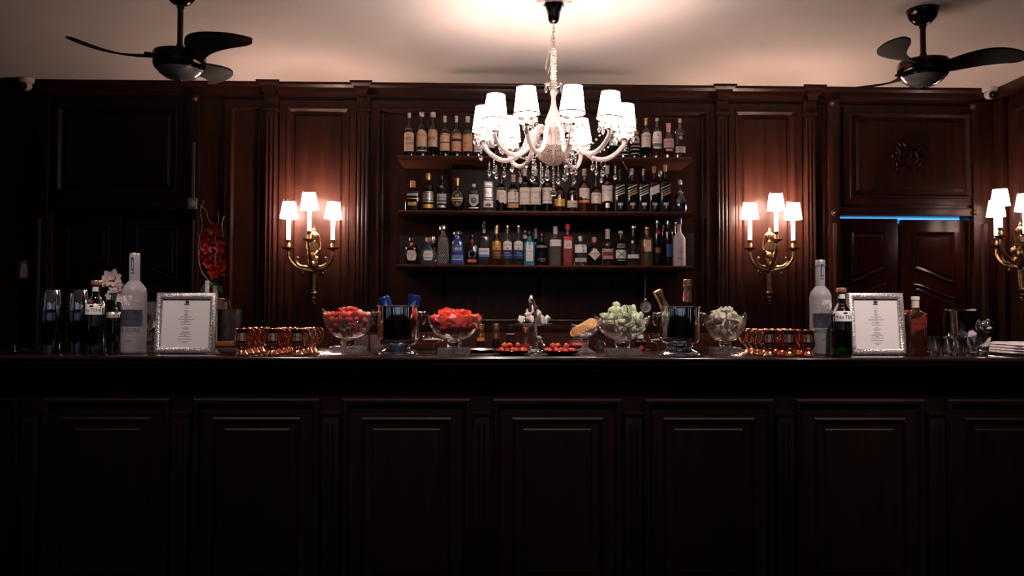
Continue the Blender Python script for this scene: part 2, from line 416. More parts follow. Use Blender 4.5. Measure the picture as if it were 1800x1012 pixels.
# ---- pilasters
pils = [(468, 489, 458, 495), (629, 650, 620, 655), (1257, 1276, 1249, 1286), (1411, 1430, 1405, 1441)]
for a, b, c, d in pils:
    x0, x1 = X(a), X(b); m = MB()
    m.box(x0, x1, YW-.05, YW, 0, ZC-.09, .004)
    for k in range(3):                      # reeds on the shaft
        xc = x0+(x1-x0)*(k+.5)/3
        m.tube([(xc, YW-.05, .9), (xc, YW-.05, ZC-.24)], (x1-x0)*.12, 8)
    m.box(x0-.012, x1+.012, YW-.062, YW, ZC-.21, ZC-.19, .003)
    m.box(x0-.006, x1+.006, YW-.056, YW, ZC-.19, ZC-.09, .003)
    trim(m)
    trim(cornice(X(c)+.05, X(d)-.05, .062), W_WALLX)

# ---- wall panelling: mitred frames, inset field with a raised centre
PAN = [(0, 0), (0, .022), (.045, .022), (.050, .028), (.062, .028), (.072, .014), (.080, .004), (.10, .004), (.115, .016), (.12, .016)]
def panel(pxa, pxb, pya, pyb, prof=PAN, z0=None):
    x0, x1 = X(pxa), X(pxb); zt = Zw(pya, (pxa+pxb)/2); zb = Zw(pyb, (pxa+pxb)/2) if z0 is None else z0
    return trim(MB().rect(x0, x1, zb, zt, prof, y=YW))
panel(492, 626, 178, 640, z0=.95)
panel(1280, 1408, 184, 640, z0=.95)
panel(396, 467, 180, 640, [(0, 0), (0, .02), (.035, .02), (.04, .026), (.05, .026), (.062, .004), (.07, .004)], z0=.95)
panel(1431, 1452, 184, 640, [(0, 0), (0, .012), (.02, .012), (.03, .002)], z0=.95)
# centre bay behind the shelves
panel(651, 1256, 181, 640, [(0, 0), (0, .03), (.05, .03), (.056, .036), (.068, .036), (.085, .010), (.097, .006), (.10, .010), (.104, .010), (.108, .004)], z0=Zw(584))
# low ledge that runs behind the bar
lz = Zw(571); lz2 = Zw(584)
m = MB().box(X(651), X(1256), YW-.06, YW-.03, lz2-.01, lz, .006)
trim(m, W_WALLX)
m = MB().box(X(495), X(1420), YW-.075, YW-.02, .95, lz2, .003); trim(m, W_SHELF)
# dado rail right and left of it
# ---- door bays
def door_bay(pa, pb, ia, ib, wd, wx):
    """casing, overdoor panel and rosettes"""
    x0, x1 = X(ia), X(ib)
    for a, b in ((pa, ia-3), (ib+3, pb)):
        m = MB().box(X(a), X(b), YW-.045, YW, 0, ZC-.10, .004)
        m.tube([((X(a)+X(b))/2, YW-.045, .1), ((X(a)+X(b))/2, YW-.045, zdoor-.06)], (X(b)-X(a))*.18, 8)
        trim(m, wd)
    trim(MB().box(X(pa), X(pb), YW-.03, YW, zdoor, zdoor+.06, .004), wx)
    trim(MB().rect(X(pa)+.12, X(pb)-.12, zdoor+.085, ZC-.13, PAN, y=YW), wd)
door_bay(1453, 1744, 1475, 1702, W_WALL, W_WALLX)
door_bay(60, 352, 92, 333, W_SHADED, W_SHADED)
def rosette(px, py, r=.022, Y=YW-.045, name='rosette', label='', mt=None):
    p = at(px, py, Y); t = thing(name, label, 'ornament', p, group='turned wooden rosettes on the door casings')
    m = MB(); m.M = Matrix.Rotation(PI/2, 4, 'X')
    m.lathe([(0, 0), (r, 0), (r, .005), (r*.85, .010), (r*.7, .006), (r*.55, .006), (r*.45, .013), (r*.2, .017), (0, .018)], 20)
    for k in range(8):
        a = k*PI/4; m.ball((r*.63*math.cos(a), r*.63*math.sin(a), .008), r*.13, 6, 4)
    m.build('disc', mt or W_SHELF, t)
    return t
ros = [(1463, 181, 'round rosette at the top left corner of the right door casing'),
       (1710, 187, 'round rosette at the top right corner of the right door casing'),
       (1466, 374, 'round rosette beside the left end of the blue lit gap over the door'),
       (1716, 373, 'round rosette beside the right end of the blue lit gap over the door'),
       (343, 173, 'round rosette high on the dark casing above the red orchids')]
RMAT = mat('rosette_wood', (.11, .04, .03), .3, coat=.5)
for a, b, l in ros: rosette(a, b, label=l, mt=RMAT)

# ---- double doors with curved panels
def door_leaf(n, x0, x1, high, z1, W_DOOR=W_DOOR):
    """high = -1: the curve is high at the left edge, +1: at the right edge"""
    w_ = x1-x0; root = bpy.data.objects.new('door_%d' % n, None); COL.objects.link(root); root['kind'] = 'structure'
    root.location = ((x0+x1)/2, YW+.03, 0)
    m = MB().box(-w_/2, w_/2, 0, .04, .01, z1, .003)
    m.build('door_slab', W_DOOR, root)
    zc = zat(1600, 474, YW)
    def curve(base):
        pts = []
        for k in range(11):
            u = k/10; t = u if high < 0 else 1-u
            s_ = 1-(3*t*t-2*t**3) if t < 1 else 0
            pts.append((-w_/2+.085+(w_-.17)*u, base-.10+.10*s_))
        return pts
    prof = [(0, 0), (0, .006), (.010, .012), (.020, .006), (.030, .002), (.045, .010), (.05, .010)]
    c1 = curve(zc)
    up = c1+[(w_/2-.085, z1-.09), (-w_/2+.085, z1-.09)]
    MB().outline(up, prof, y=-.001).build('upper_panel', W_DOOR, root, ang=20)
    c2 = curve(zc-.10)
    lo = [(-w_/2+.085, .15), (w_/2-.085, .15)]+c2[::-1]
    MB().outline(lo, prof, y=-.001).build('lower_panel', W_DOOR, root, ang=20)
    return root
xm = X(1584)
door_leaf(1, dR0+.012, xm-.012, +1, zat(1530, 383, YW)); door_leaf(2, xm+.010, dR1-.008, -1, zat(1640, 385.5, YW))
xm2 = (dL0+dL1)/2
door_leaf(3, dL0+.01, xm2-.006, +1, zdoor-.012, W_SHADED); door_leaf(4, xm2+.006, dL1-.01, -1, zdoor-.012, W_SHADED)
# bright bluish light of the next room, seen through the gap over the right doors
SK = emis('blue_light', (0.08, 0.36, 1.0), 0.9)
o = MB().box(dR0+.01, dR1-.01, YW+.10, YW+.11, zdoor-.04, zdoor+.015).build('light_strip', SK)
tag(o, 'thin blue light strip glowing in the gap above the double door at right', 'light')

# ---- carved crest over the right door
cp = at(1597, 275, YW-.03)
cr = thing('carved_crest', 'dark carved wooden coat of arms above the double door at right', 'ornament', cp)
m = MB()
m.outline([(-.035+.07*k/6, .05) for k in range(7)][::-1] + [(-.035, 0), (-.02, -.04), (0, -.06), (.02, -.04), (.035, 0)][::1], [(0, 0), (0, .012), (.006, .016), (.012, .010)], y=.026)
m.build('shield', W_DOOR, cr)
m = MB()
for s_ in (-1, 1):
    for k in range(9):
        a = math.radians(-70+k*18); rr = .10+.015*math.sin(k*2)
        c = Vector((s_*rr*math.cos(a), .012, rr*math.sin(a)))
        m.tube([c+Vector((-.02*s_*math.sin(a), 0, -.022)), c+Vector((.012*s_, -.012, 0)), c+Vector((s_*.02*math.sin(a), 0, .028))], [.004, .009, .002], 6)
    m.tube([(s_*.05, .01, -.06), (s_*.075, 0, -.02), (s_*.06, 0, .03), (s_*.085, 0, .06)], [.009, .012, .010, .004], 8)
m.build('mantling', W_DOOR, cr)
m = MB()
for k in range(5): m.tube([((k-2)*.014, .012, .062), ((k-2)*.02, 0, .10+.012*(k == 2))], [.007, .004], 6); m.ball(((k-2)*.02, 0, .105+.012*(k == 2)), .007, 8, 5)
m.box(-.04, .04, -.002, .02, .055, .068, .003); m.build('crown', W_DOOR, cr)

# ---- panels of the right side wall
def side_panel(y0, y1, z0, z1):
    m = MB(); m.M = Matrix.Translation((XR, 0, 0)) @ Matrix.Rotation(-PI/2, 4, 'Z')
    m.rect(-y1, -y0, z0, z1, PAN); return trim(m)
side_panel(5.02, 5.68, .95, ZC-.14); side_panel(4.0, 4.9, .95, ZC-.14)
m = MB().box(XR-.05, XR, 5.70, 5.85, 0, ZC-.1, .004); trim(m)
m = MB().box(XR-.05, XR, -3, YW, ZC-.09, ZC, .01); trim(m, W_WALL)

# ------------------------------------------------------------------ the bar
bar = thing('bar_counter', 'long dark wooden bar counter with panelled front and polished top', 'bar counter', (0, 0, 0))
YF, YBK = 3.12, 3.80
bx0, bx1 = -4.1, 3.3
m = MB()
tp = [(0.0, -.030), (-.006, -.024), (-.008, -.016), (-.006, -.006), (0, 0)]
def run(m, prof, x0=bx0, x1=bx1):
    n = len(prof); vs = [(x, y, z) for x in (x0, x1) for (y, z) in prof]
    return m.add(vs, [(i, (i+1) % n, n+(i+1) % n, n+i) for i in range(n)]+[tuple(range(n)), tuple(range(2*n-1, n-1, -1))])
run(m, [(YF+.006, ZB), (YF-.002, ZB-.004), (YF-.004, ZB-.012), (YF, ZB-.018), (YF+.008, ZB-.02), (YBK, ZB-.02), (YBK, ZB)])
m.build('bar_top', W_TOP, bar, ang=50)
m = MB()
run(m, [(YF+.008, ZB-.0205), (YF+.006, ZB-.030), (YF+.012, ZB-.034), (YF+.02, ZB-.045), (YF+.022, ZB-.058), (YF+.04, ZB-.066),
        (YF+.05, ZB-.09), (YF+.055, ZB-.095), (YF+.10, ZB-.095), (YF+.10, ZB-.0205)])
m.build('edge_moulding', W_BARX, bar, ang=30)
YP = YF+.085
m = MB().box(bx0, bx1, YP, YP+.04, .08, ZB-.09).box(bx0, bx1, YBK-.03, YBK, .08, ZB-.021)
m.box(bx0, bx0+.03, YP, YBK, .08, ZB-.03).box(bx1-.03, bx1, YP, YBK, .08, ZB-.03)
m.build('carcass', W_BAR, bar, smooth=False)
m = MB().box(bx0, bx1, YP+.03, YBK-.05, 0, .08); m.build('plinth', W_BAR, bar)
def Xb(px, z=.9): return xat(px, YP, z)
rosx = [49, 313, 574, 838, 1103, 1368, 1632, 1897]
ROSB = mat('dark_rosette', (.05, .03, .025), .3, .3)
zr = zat(838, 680, YP)
for i, px in enumerate(rosx):
    xc = Xb(px+9)
    if xc > bx1-.02: continue
    m = MB().box(xc-.033, xc+.033, YP-.028, YP, .08, ZB-.235, .004)
    m.box(xc-.038, xc+.038, YP-.034, YP, ZB-.235, ZB-.222, .003); m.box(xc-.038, xc+.038, YP-.034, YP, .08, .2, .004)
    for s_ in (-.011, .011): m.tube([(xc+s_, YP-.028, .24), (xc+s_, YP-.028, ZB-.27)], .006, 6)
    m.build('pilaster', W_BAR, bar, ang=25)
    q = MB(); q.M = Matrix.Translation((Xb(px), YP, zr)) @ Matrix.Rotation(PI/2, 4, 'X')
    q.lathe([(0, 0), (.013, 0), (.013, .004), (.010, .008), (.007, .005), (.004, .010), (0, .011)], 16)
    q.build('rosette', ROSB, bar)
xs = [bx0+.05]+[Xb(p+9) for p in rosx if Xb(p+9) < bx1-.02]+[bx1-.05]
ztp = zat(900, 700, YP)
for a, b in zip(xs[:-1], xs[1:]):
    a += .045; b -= .045
    if b-a < .2: continue
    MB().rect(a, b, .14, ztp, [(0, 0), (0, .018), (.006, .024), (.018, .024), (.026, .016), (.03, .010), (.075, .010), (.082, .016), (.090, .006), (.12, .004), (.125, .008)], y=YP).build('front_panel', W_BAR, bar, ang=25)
# under-counter work shelf behind the bar
ws = MB().box(-2.6, 2.6, YBK+.01, YBK+.50, .84, .88, .006).box(-2.6, 2.6, YBK+.02, YBK+.49, 0, .84)
tag(ws.build('work_counter', STEEL), 'low steel work counter behind the bar', 'counter')

# ------------------------------------------------------------------ shelves
YS0 = 5.48; YSB = 5.57
zs = [zat(958, 274.5, YS0), zat(958, 370.5, YS0), zat(958, 466, YS0)]
sh_lab = ['long dark wooden shelf, uppermost of the three behind the bar', 'long dark wooden shelf, middle of the three behind the bar',
          'long dark wooden shelf, lowest of the three behind the bar']
sx0, sx1 = xat(699, YS0, 2), xat(1217, YS0, 2)
for i, z in enumerate(zs):
    t = thing('wall_shelf', sh_lab[i], 'shelf', (0, 0, z), group='shelves of bottles')
    m = MB(); pr = [(YS0+.004, 0), (YS0, -.004), (YS0, -.012), (YS0+.006, -.016), (YS0+.012, -.026), (YS0+.02, -.03), (YW-.01, -.03), (YW-.01, 0)]
    run(m, pr, sx0, sx1); m.build('board', W_SHELF, t)
    for px in ((776, 952, 1140) if i == 2 else (790, 1130)):
        xb = xat(px, 5.6, z-.05)
        MB().box(-.012, .012, 0, .22, -.002, 0).build
        m = MB(); k = 7
        m.M = Matrix.Translation((xb, YW-.01, -.03)) @ Matrix.Rotation(PI/2, 4, 'Z')
        d = .26 if i == 2 else .2
        m.prism([(-d, 0), (-d, -.03), (-d*.6, -.05), (-d*.3, -.09), (-.02, -.17), (0, -.18), (0, 0)], -.011, .011)
        m.build('bracket', W_WALL, t)
# black glass panels leaning behind the ends of the lowest row
for a, b, l in ((703, 766, 'black board leaning behind the left end of the lowest bottle row'), (1199, 1219, 'black board leaning behind the right end of the lowest bottle row')):
    x0, x1 = xat(a, 5.81, 1.7), xat(b, 5.81, 1.7)
    z1 = zat(a, 415 if a < 900 else 410, 5.81)
    tag(MB().box(x0, x1, 5.80, 5.812, zs[2]+.001, z1, .002).build('black_board', BLACKP), l, 'board')

# ------------------------------------------------------------------ bottles
def clampz(v, a, b): return max(a, min(b, v))
class Body:
    def __init__(s, prof, hw, H, n=2.0, dr=1.0):
        s.p = [(r*hw, z*H) for r, z in prof]; s.n = n; s.dr = dr; s.rm = max(r for r, z in s.p); s.hw = hw; s.H = H
    def rad(s, z):
        p = s.p
        for (r0, z0), (r1, z1) in zip(p[:-1], p[1:]):
            if z0 <= z <= z1 and z1 > z0: return r0+(r1-r0)*(z-z0)/(z1-z0)
        return p[-2][0]
    def front(s, x, z):
        a = max(s.rad(z), 1e-4); n = s.n if a > .6*s.rm else 2.0
        u = min(.985, abs(x)/a)
        return -a*s.dr*(1-u**n)**(1/n)
def auto_prof(sh0, sh1, nr, br=1.0, top=.0, lip=True, tr=1.0, pw=.85):
    """shoulder from sh0 to sh1, neck radius nr, base radius br, radius tr at the shoulder"""
    p = [(0, 0), (br*.86, 0), (br*.97, .012), (br, .03)]
    if abs(br-tr) > .01:
        for k in range(1, 5): p.append((br+(tr-br)*k/5, .03+(sh0-.03)*k/5))
    for k in range(7):
        t = k/6; c = .5+.5*math.cos(PI*t)
        p.append((nr+(tr-nr)*c**pw, sh0+(sh1-sh0)*t))
    if lip: p += [(nr*.95, .955), (nr*1.18, .96), (nr*1.18, .995), (nr, 1.0), (0, 1.0)]
    else: p += [(nr, .99), (nr*.9, 1.0), (0, 1.0)]
    return p
SHP = {
 'bordeaux': auto_prof(.66, .78, .31, pw=.6), 'tall': auto_prof(.60, .78, .34), 'round_shoulder': auto_prof(.55, .76, .33, pw=.6),
 'burgundy': auto_prof(.42, .78, .33), 'squat': auto_prof(.62, .80, .28), 'long_neck': auto_prof(.50, .68, .27),
 'square': auto_prof(.68, .76, .34), 'square_low': auto_prof(.66, .74, .26), 'taper': auto_prof(.68, .80, .40, 1.0, tr=.80),
 'flare': auto_prof(.66, .80, .36, .84), 'vodka': auto_prof(.60, .74, .38), 'apoth': auto_prof(.60, .76, .30),
}
SHP['disc'] = [(0, 0), (.42, 0), (.5, .012)]+[(.02+.98*math.sin(math.acos(clampz(1-2*(t*.86+.09), -1, 1))), .02+.66*t) for t in [k/10 for k in range(11)]][0:10]+[(.30, .70), (.25, .76), (.25, .93), (.32, .94), (.32, .99), (0, 1)]
SHP['ball'] = SHP['disc']
SHP['decanter'] = [(0, 0), (.80, 0), (.86, .02), (.98, .12), (1, .24), (.93, .38), (.62, .52), (.34, .60), (.20, .68), (.19, .80), (.30, .82), (.30, .84), (.2, .86), (0, .86)]

def label_patch(bd, x0, x1, z0, z1, shape='rect', off=.0005, skew=0.0):
    nx, nz = 15, 6; vs = []; fs = []
    cx, hw = (x0+x1)/2, (x1-x0)/2; h = z1-z0; zc = (z0+z1)/2
    for i in range(nx):
        u = -1+2*i/(nx-1)
        lo, hi = z0, z1
        if shape == 'arch': hi = z1-h*.16*(1-math.sqrt(max(0, 1-u*u*.98)))*1.6
        elif shape == 'peak': hi = z1-h*.10*abs(u)
        elif shape == 'oval': q = math.sqrt(max(0.0004, 1-u*u)); lo, hi = zc-h/2*q, zc+h/2*q
        elif shape == 'round': q = (1-abs(u)**4*.999)**.25; lo, hi = zc-h/2*q, zc+h/2*q
        elif shape == 'diamond': q = max(.01, 1-abs(u)); lo, hi = zc-h/2*q, zc+h/2*q
        elif shape == 'torn': lo = z0+h*(.28*(0.5-u*.5)*0+.22*max(0, -u)+.05*math.sin(7*u))
        elif shape == 'shield': lo = z0+h*.35*u*u
        elif shape == 'concave': lo, hi = z0+h*.07*(1-u*u), z1-h*.07*(1-u*u)
        s_ = skew*u*hw
        for j in range(nz):
            z = lo+(hi-lo)*j/(nz-1)+s_; x = cx+u*hw
            vs.append((x, bd.front(x, z)-off, z))
    for i in range(nx-1):
        for j in range(nz-1):
            a = i*nz+j; fs.append((a, a+nz, a+nz+1, a+1))
    return vs, fs

def bottle(px, wpx, ytop, z0, Y, gl, shape, cap, labels, desc, group, n=2.0, dr=1.0, name='liquor_bottle', extra=None, liquid=None, capr=None, xbase=None):
    """one bottle; wpx and ytop measured on the photo; labels: (ytop, ybottom, width share, material, shape, [(text, y share, height share, material)], skew)"""
    s = Y/F; x = xat(px, Y, z0+.1); r = wpx*s/2
    H = zat(px, ytop, Y)-z0
    t = thing(name, desc, 'bottle', (x, Y, z0+.0004), math.atan2(-x, Y)*.5*0, group)
    bd = Body(SHP[shape] if isinstance(shape, str) else shape, r, H*.985, n, dr)
    MB().lathe(bd.p, 28, sy=dr, ex=n).build('glass_body', gl, t)
    if liquid:
        lm, fr = liquid
        pr = [(max(0, q-.002), max(.004, z)) for q, z in bd.p if z < H*fr]; pr.append((bd.rad(H*fr)-.002, H*fr)); pr.append((0, H*fr))
        MB().lathe(pr, 20, sy=dr, ex=n).build('liquid', lm, t)
    nr = bd.rad(H*.93)
    kind, ch, cm = cap; ch *= s; rr = (capr*s) if capr else nr*1.25+.0015
    m = MB()
    if kind == 'cyl': m.lathe([(rr, H-ch), (rr*1.02, H-ch+.002), (rr*.98, H-.004), (rr*.9, H), (0, H)], 20)
    elif kind == 'foil': m.lathe([(nr*1.12+.0012, H-ch), (nr*1.12+.0012, H-.018), (rr, H-.016), (rr, H-.003), (rr*.9, H), (0, H)], 20)
    elif kind == 'cork':
        m.lathe([(nr*.9, H-ch*1.05), (nr*.9, H-ch*.72), (rr*1.15, H-ch*.72), (rr*1.2, H-ch*.6), (rr*1.2, H-.004), (rr*1.1, H), (0, H)], 20)
    elif kind == 'ball': m.lathe([(nr*.8, H-ch)]+[(max(.0, rr*1.1*math.sin(PI*(.15+.85*k/8))), H-ch*.5-ch*.5*math.cos(PI*(.15+.85*k/8))) for k in range(9)], 16)
    elif kind == 'neck': m.lathe([(rr*.9, H-ch), (rr*1.25, H-ch+.006), (rr*1.25, H-.005), (rr*1.1, H), (0, H)], 20)
    m.build('stopper' if kind in ('cork', 'ball') else 'cap', cm, t)
    for L in labels:
        ya, yb, wf, lm, shp, txt = L[:6]; sk = L[6] if len(L) > 6 else 0
        za, zb = H-(ya-ytop)*s, max(.003, H-(yb-ytop)*s)
        hw = r*wf
        vs, fs = label_patch(bd, -hw, hw, zb, za, shp, skew=sk)
        lo = MB().add(vs, fs).build('paper_label', lm, t, smooth=True)
        for (st, yc, hf, tm) in txt:
            zt = zb+(za-zb)*yc
            if st[0] == '#':
                q = MB()
                if st[1:5] == 'ring':
                    k = 26; q.tube([(hw*.9*math.cos(2*PI*i/k), bd.front(hw*.9*math.cos(2*PI*i/k), (za+zb)/2+(za-zb)*.46*math.sin(2*PI*i/k))-.0012, (za+zb)/2+(za-zb)*.46*math.sin(2*PI*i/k)) for i in range(k)], .0009, 5, True)
                elif st[1:5] == 'line':
                    v2, f2 = label_patch(bd, -hw*.92, hw*.92, zt-(za-zb)*hf/2, zt+(za-zb)*hf/2, 'rect', .0010, sk); q.add(v2, f2)
                elif st[1:5] == 'dotc':
                    v2, f2 = label_patch(bd, -hw*hf*1.2, hw*hf*1.2, zt-(za-zb)*hf*.5, zt+(za-zb)*hf*.5, 'oval', .0010); q.add(v2, f2)
                elif st[1:5] == 'figr':      # small striding figure
                    q.tube([(0, -bd.rm*dr-.001, zt+.010), (0, -bd.rm*dr-.001, zt)], .0032, 6); q.ball((0, -bd.rm*dr-.001, zt+.015), .0032, 8, 5)
                    q.tube([(0, -bd.rm*dr-.001, zt), (-.006, -bd.rm*dr-.001, zt-.012)], .0018, 5); q.tube([(0, -bd.rm*dr-.001, zt), (.007, -bd.rm*dr-.001, zt-.011)], .0018, 5)
                    q.tube([(0, -bd.rm*dr-.001, zt+.008), (.009, -bd.rm*dr-.001, zt+.004)], .0014, 5)
                elif st[1:5] == 'brsh':      # brush strokes
                    for (xa, z_a, xb, z_b) in ((.2, .3, .5, .42), (.15, .1, .55, .18), (.35, .42, .3, -.05), (.2, -.1, .55, -.2), (.5, -.2, .25, -.38), (.25, -.38, .6, -.3)):
                        p_ = [(hw*(xa+(xb-xa)*i/3), zt+(za-zb)*(z_a+(z_b-z_a)*i/3)) for i in range(4)]
                        q.tube([(a_, bd.front(a_, b_)-.0008, b_) for a_, b_ in p_], [.001, .002, .0018, .0008], 5)
                elif st[1:5] == 'ecks':
                    for sg in (-1, 1): q.tube([(hw*.75*i/4*sg-hw*.0, bd.front(hw*.75*i/4, zt)-.0010, zt+(za-zb)*.42*i/4) for i in range(-4, 5)], .0028, 5)
                q.build('printed_mark', tm, lo)
            else:
                MB().text(st, (za-zb)*hf, (0, zt), maxw=hw*1.75, drape=bd.front, off=.0012).build('lettering', tm, lo, smooth=False)
    if extra: extra(t, bd, r, H, s, px, ytop)
    return t
G1, G2, G3 = 'liquor bottles on the top shelf', 'liquor bottles on the middle shelf', 'liquor bottles on the lowest shelf'
def T(*a, **k): return bottle(*a[:3], zs[0], YSB, *a[3:], G1, **k)
def M2(*a, **k): return bottle(*a[:3], zs[1], YSB, *a[3:], G2, **k)
def L3(*a, **k): return bottle(*a[:3], zs[2], YSB, *a[3:], G3, **k)
K = INK
# --- top shelf
T(719.6, 18, 199, GLS_BLACK, 'tall', ('cyl', 10, STEEL), [(228, 268, .93, TAN, 'rect', [('ANTES', .93, .05, K), ('SEC.', .56, .12, K), ('XVIII', .34, .12, K)])], 'dark bottle with tall tan label reading SEC, leftmost on top shelf', n=3)
T(741.4, 20, 198, GLS_BLACK, 'tall', ('cork', 12, STEEL), [(230, 268, .93, TAN, 'arch', [('PORTO SUL', .76, .09, BROWNP), ('#line', .14, .15, K)])], 'dark bottle with arched tan label and dark band, second on top shelf')
T(760.8, 18, 198, GLS_DARK, 'tall', ('cork', 12, WHITECAP), [(230, 260, .93, TAN, 'rect', [('PORTO SUL', .88, .08, BROWNP), ('PX', .45, .28, K)])], 'dark bottle with tan label marked PX on the top shelf')
T(782.1, 19, 204, GLS_BLACK, 'tall', ('foil', 12, STEEL), [(229, 267, .95, TAN, 'arch', [('PORTO SUL', .74, .09, BROWNP), ('#line', .38, .05, K)])], 'dark bottle with arched light tan label and a thin dark line, fourth on top shelf')
T(802.3, 19, 204, GLS_BLACK, 'tall', ('foil', 12, STEEL), [(230, 268, .95, ORANGE, 'arch', [('PORTO SUL', .76, .09, BROWNP), ('#line', .52, .13, K)])], 'dark bottle with orange tan label and dark blot, fifth on the top shelf')
T(822, 19, 205, GLS_BLACK, 'tall', ('foil', 11, WHITECAP), [(231, 268, .95, ORANGE, 'arch', [('PORTO SUL', .76, .09, BROWNP), ('RESERVA', .38, .06, BROWNP)])], 'dark bottle with plain orange tan arched label, sixth on the top shelf')
T(840.6, 16.5, 226, GLS_BROWN, 'round_shoulder', ('cyl', 8, BLACKCAP), [(256, 269, .95, CREAM, 'rect', [('CACHACA', .3, .25, K)]), (238, 246, .7, GREYL, 'rect', [])], 'short brown bottle with low cream label beside the left chandelier shades')
T(862, 17, 212, GLS_DARK, 'tall', ('cyl', 9, BLACKCAP), [(238, 262, .9, CREAM, 'rect', [])], 'dark bottle with cream label behind the leftmost chandelier arm')
T(944, 18, 214, GLS_DARK, 'tall', ('cyl', 9, BLACKCAP), [(242, 262, .9, GREYL, 'rect', [])], 'dark bottle with grey label just left of the chandelier column')
T(1010, 20, 214, GLS_BLACK, 'tall', ('cyl', 9, BLACKCAP), [(240, 266, .94, ORANGE, 'rect', [])], 'dark bottle with orange label just right of the chandelier column')
T(1078, 17, 212, GLS_DARK, 'tall', ('cyl', 9, STEEL), [(246, 258, .9, GREYL, 'rect', [])], 'dark bottle behind the right chandelier arms on the top shelf')
def bands(t, bd, r, H, s, px, yt):
    m = MB()
    for f in (.12, .22, .30, .40): m.lathe([(bd.rad(H*f)+.0006, H*f-.004), (bd.rad(H*f)+.002, H*f), (bd.rad(H*f)+.0006, H*f+.004)], 24)
    m.build('glass_rings', SILVP, t)
T(1096.5, 17.8, 222, GLS_DARK, 'round_shoulder', ('cyl', 8, BLACKCAP), [(244, 256, .85, GREYL, 'oval', [])], 'dark banded bottle touching the rightmost chandelier shade', extra=bands)
T(1116.4, 17, 208, GLS_DARK, 'round_shoulder', ('foil', 12, SILVERM), [(230, 238, .8, GOLD, 'peak', []), (241, 254, .85, GREYL, 'oval', [('#dotc', .5, .35, K)])], 'dark bottle with gold neck label and ribbed rings on top shelf', extra=bands)
T(1135, 18, 208, GLS_DARK, 'bordeaux', ('foil', 13, GOLD), [(228, 261, .95, CREAM, 'arch', [('HAVANA', .60, .12, BROWNP), ('CLUB', .4, .05, BROWNP)])], 'bottle with gold foil neck and arched cream label on top shelf right', n=2)
T(1154.7, 18.5, 208, GLS_AMBER, 'bordeaux', ('cyl', 6, STEEL), [(233, 264, .95, WHITE, 'round', [('#dotc', .78, .13, REDP), ('SELECT', .5, .17, REDP), ('#line', .22, .2, GREENP)])], 'bottle with white oval label and red lettering SELECT')
T(1174.9, 19.5, 217, GLS_BROWN, 'round_shoulder', ('foil', 16, PINKL), [(246, 262, .95, PINKL, 'rect', [('RESERVE', .65, .2, BROWNP)]), (264, 268, .6, PINKL, 'rect', [])], 'short bottle with pinkish label and pink capsule on top shelf')
T(1194.7, 19, 209, GLS_CLEAR, 'bordeaux', ('cyl', 8, STEEL), [(234, 257, .9, BLACKP, 'rect', [('#dotc', .55, .3, PINKL), ('STILL', .85, .12, WHITE)]), (260, 271, .9, GREYL, 'rect', [])], 'clear bottle with square black label, rightmost on top shelf', n=3)
# --- middle shelf
M2(725.6, 27, 318, GLS_BLACK, 'squat', ('cyl', 11.5, CORK), [(341, 345, .7, SILVP, 'rect', []), (349, 351, .7, GOLD, 'rect', []), (356, 362, .55, YELLOWP, 'rect', [])], 'squat broad shouldered black bottle with cork top, leftmost on middle shelf', n=3.5, dr=.6)
M2(753, 20, 305, GLS_BLACK, 'bordeaux', ('neck', 13, GOLD), [(338, 357, .92, SILVP, 'rect', [('XO', .6, .3, K), ('#line', .2, .08, K), ('#line', .88, .06, K)]), (360, 367, .9, YELLOWP, 'rect', [])], 'dark bottle with gold ornate cap and silver lettered label on middle shelf')
M2(776.6, 18.5, 309.5, GLS_BLACK, 'bordeaux', ('cyl', 7, BLACKCAP), [(326, 331, .35, SILVP, 'oval', []), (341, 360, .9, GREYL, 'concave', [('GRAND', .6, .16, K), ('#line', .3, .12, K)]), (362, 366, .8, SILVP, 'rect', [])], 'slim black bottle with grey ornamental label, third on middle shelf')
def ovalring(t, bd, r, H, s, px, yt):
    pass
M2(804, 26, 313, GLS_BLACK, [(0, 0), (.45, 0), (.5, .015), (.72, .06), (.90, .16), (1, .30), (.98, .42), (.86, .52), (.62, .60), (.34, .655), (.25, .70), (.24, .95), (.3, .96), (.3, 1), (0, 1)], ('cyl', 14, GOLD),
   [(335, 364, .80, BLACKP, 'oval', [('#ring', .5, 1, YELLOWP), ('XX', .70, .12, CREAM), ('#line', .5, .08, CREAM), ('#line', .36, .06, ORANGE), ('#dotc', .17, .12, YELLOWP)])], 'round flask shaped bottle with oval gold ringed label on the middle shelf', dr=.6)
M2(833, 20, 316.5, GLS_BLACK, 'square_low', ('ball', 8, BLACKCAP), [(322.5, 328, .30, SILVP, 'rect', []), (343, 364, .85, GREYL, 'shield', [('#dotc', .5, .5, BLACKP), ('7', .5, .2, WHITE)]), (365.5, 367.5, .9, SILVP, 'rect', [])], 'square black bottle with round stopper and silver shield label', n=4, dr=.8)
M2(858.4, 19, 291.5, GLS_CLEAR, auto_prof(.62, .72, .38), ('cyl', 6, BLACKCAP), [(319, 327, .85, SILVP, 'rect', []), (328, 352, .9, SILVP, 'rect', [('No 7', .52, .2, K), ('#ring', .5, 1, K), ('#line', .88, .07, K), ('#line', .12, .07, K)]), (354, 366, .9, WHITE, 'rect', [('#dotc', .35, .5, BLACKP)])], 'tall square clear bottle with large silver ornamental label', n=5, dr=.95)
M2(881.3, 20, 306, GLS_DARK, 'round_shoulder', ('cyl', 8, BLACKCAP), [(331, 358, .93, CREAM, 'torn', [('#dotc', .85, .1, K), ('SMOKE', .6, .07, K)])], 'dark round shouldered bottle with torn edge cream label')
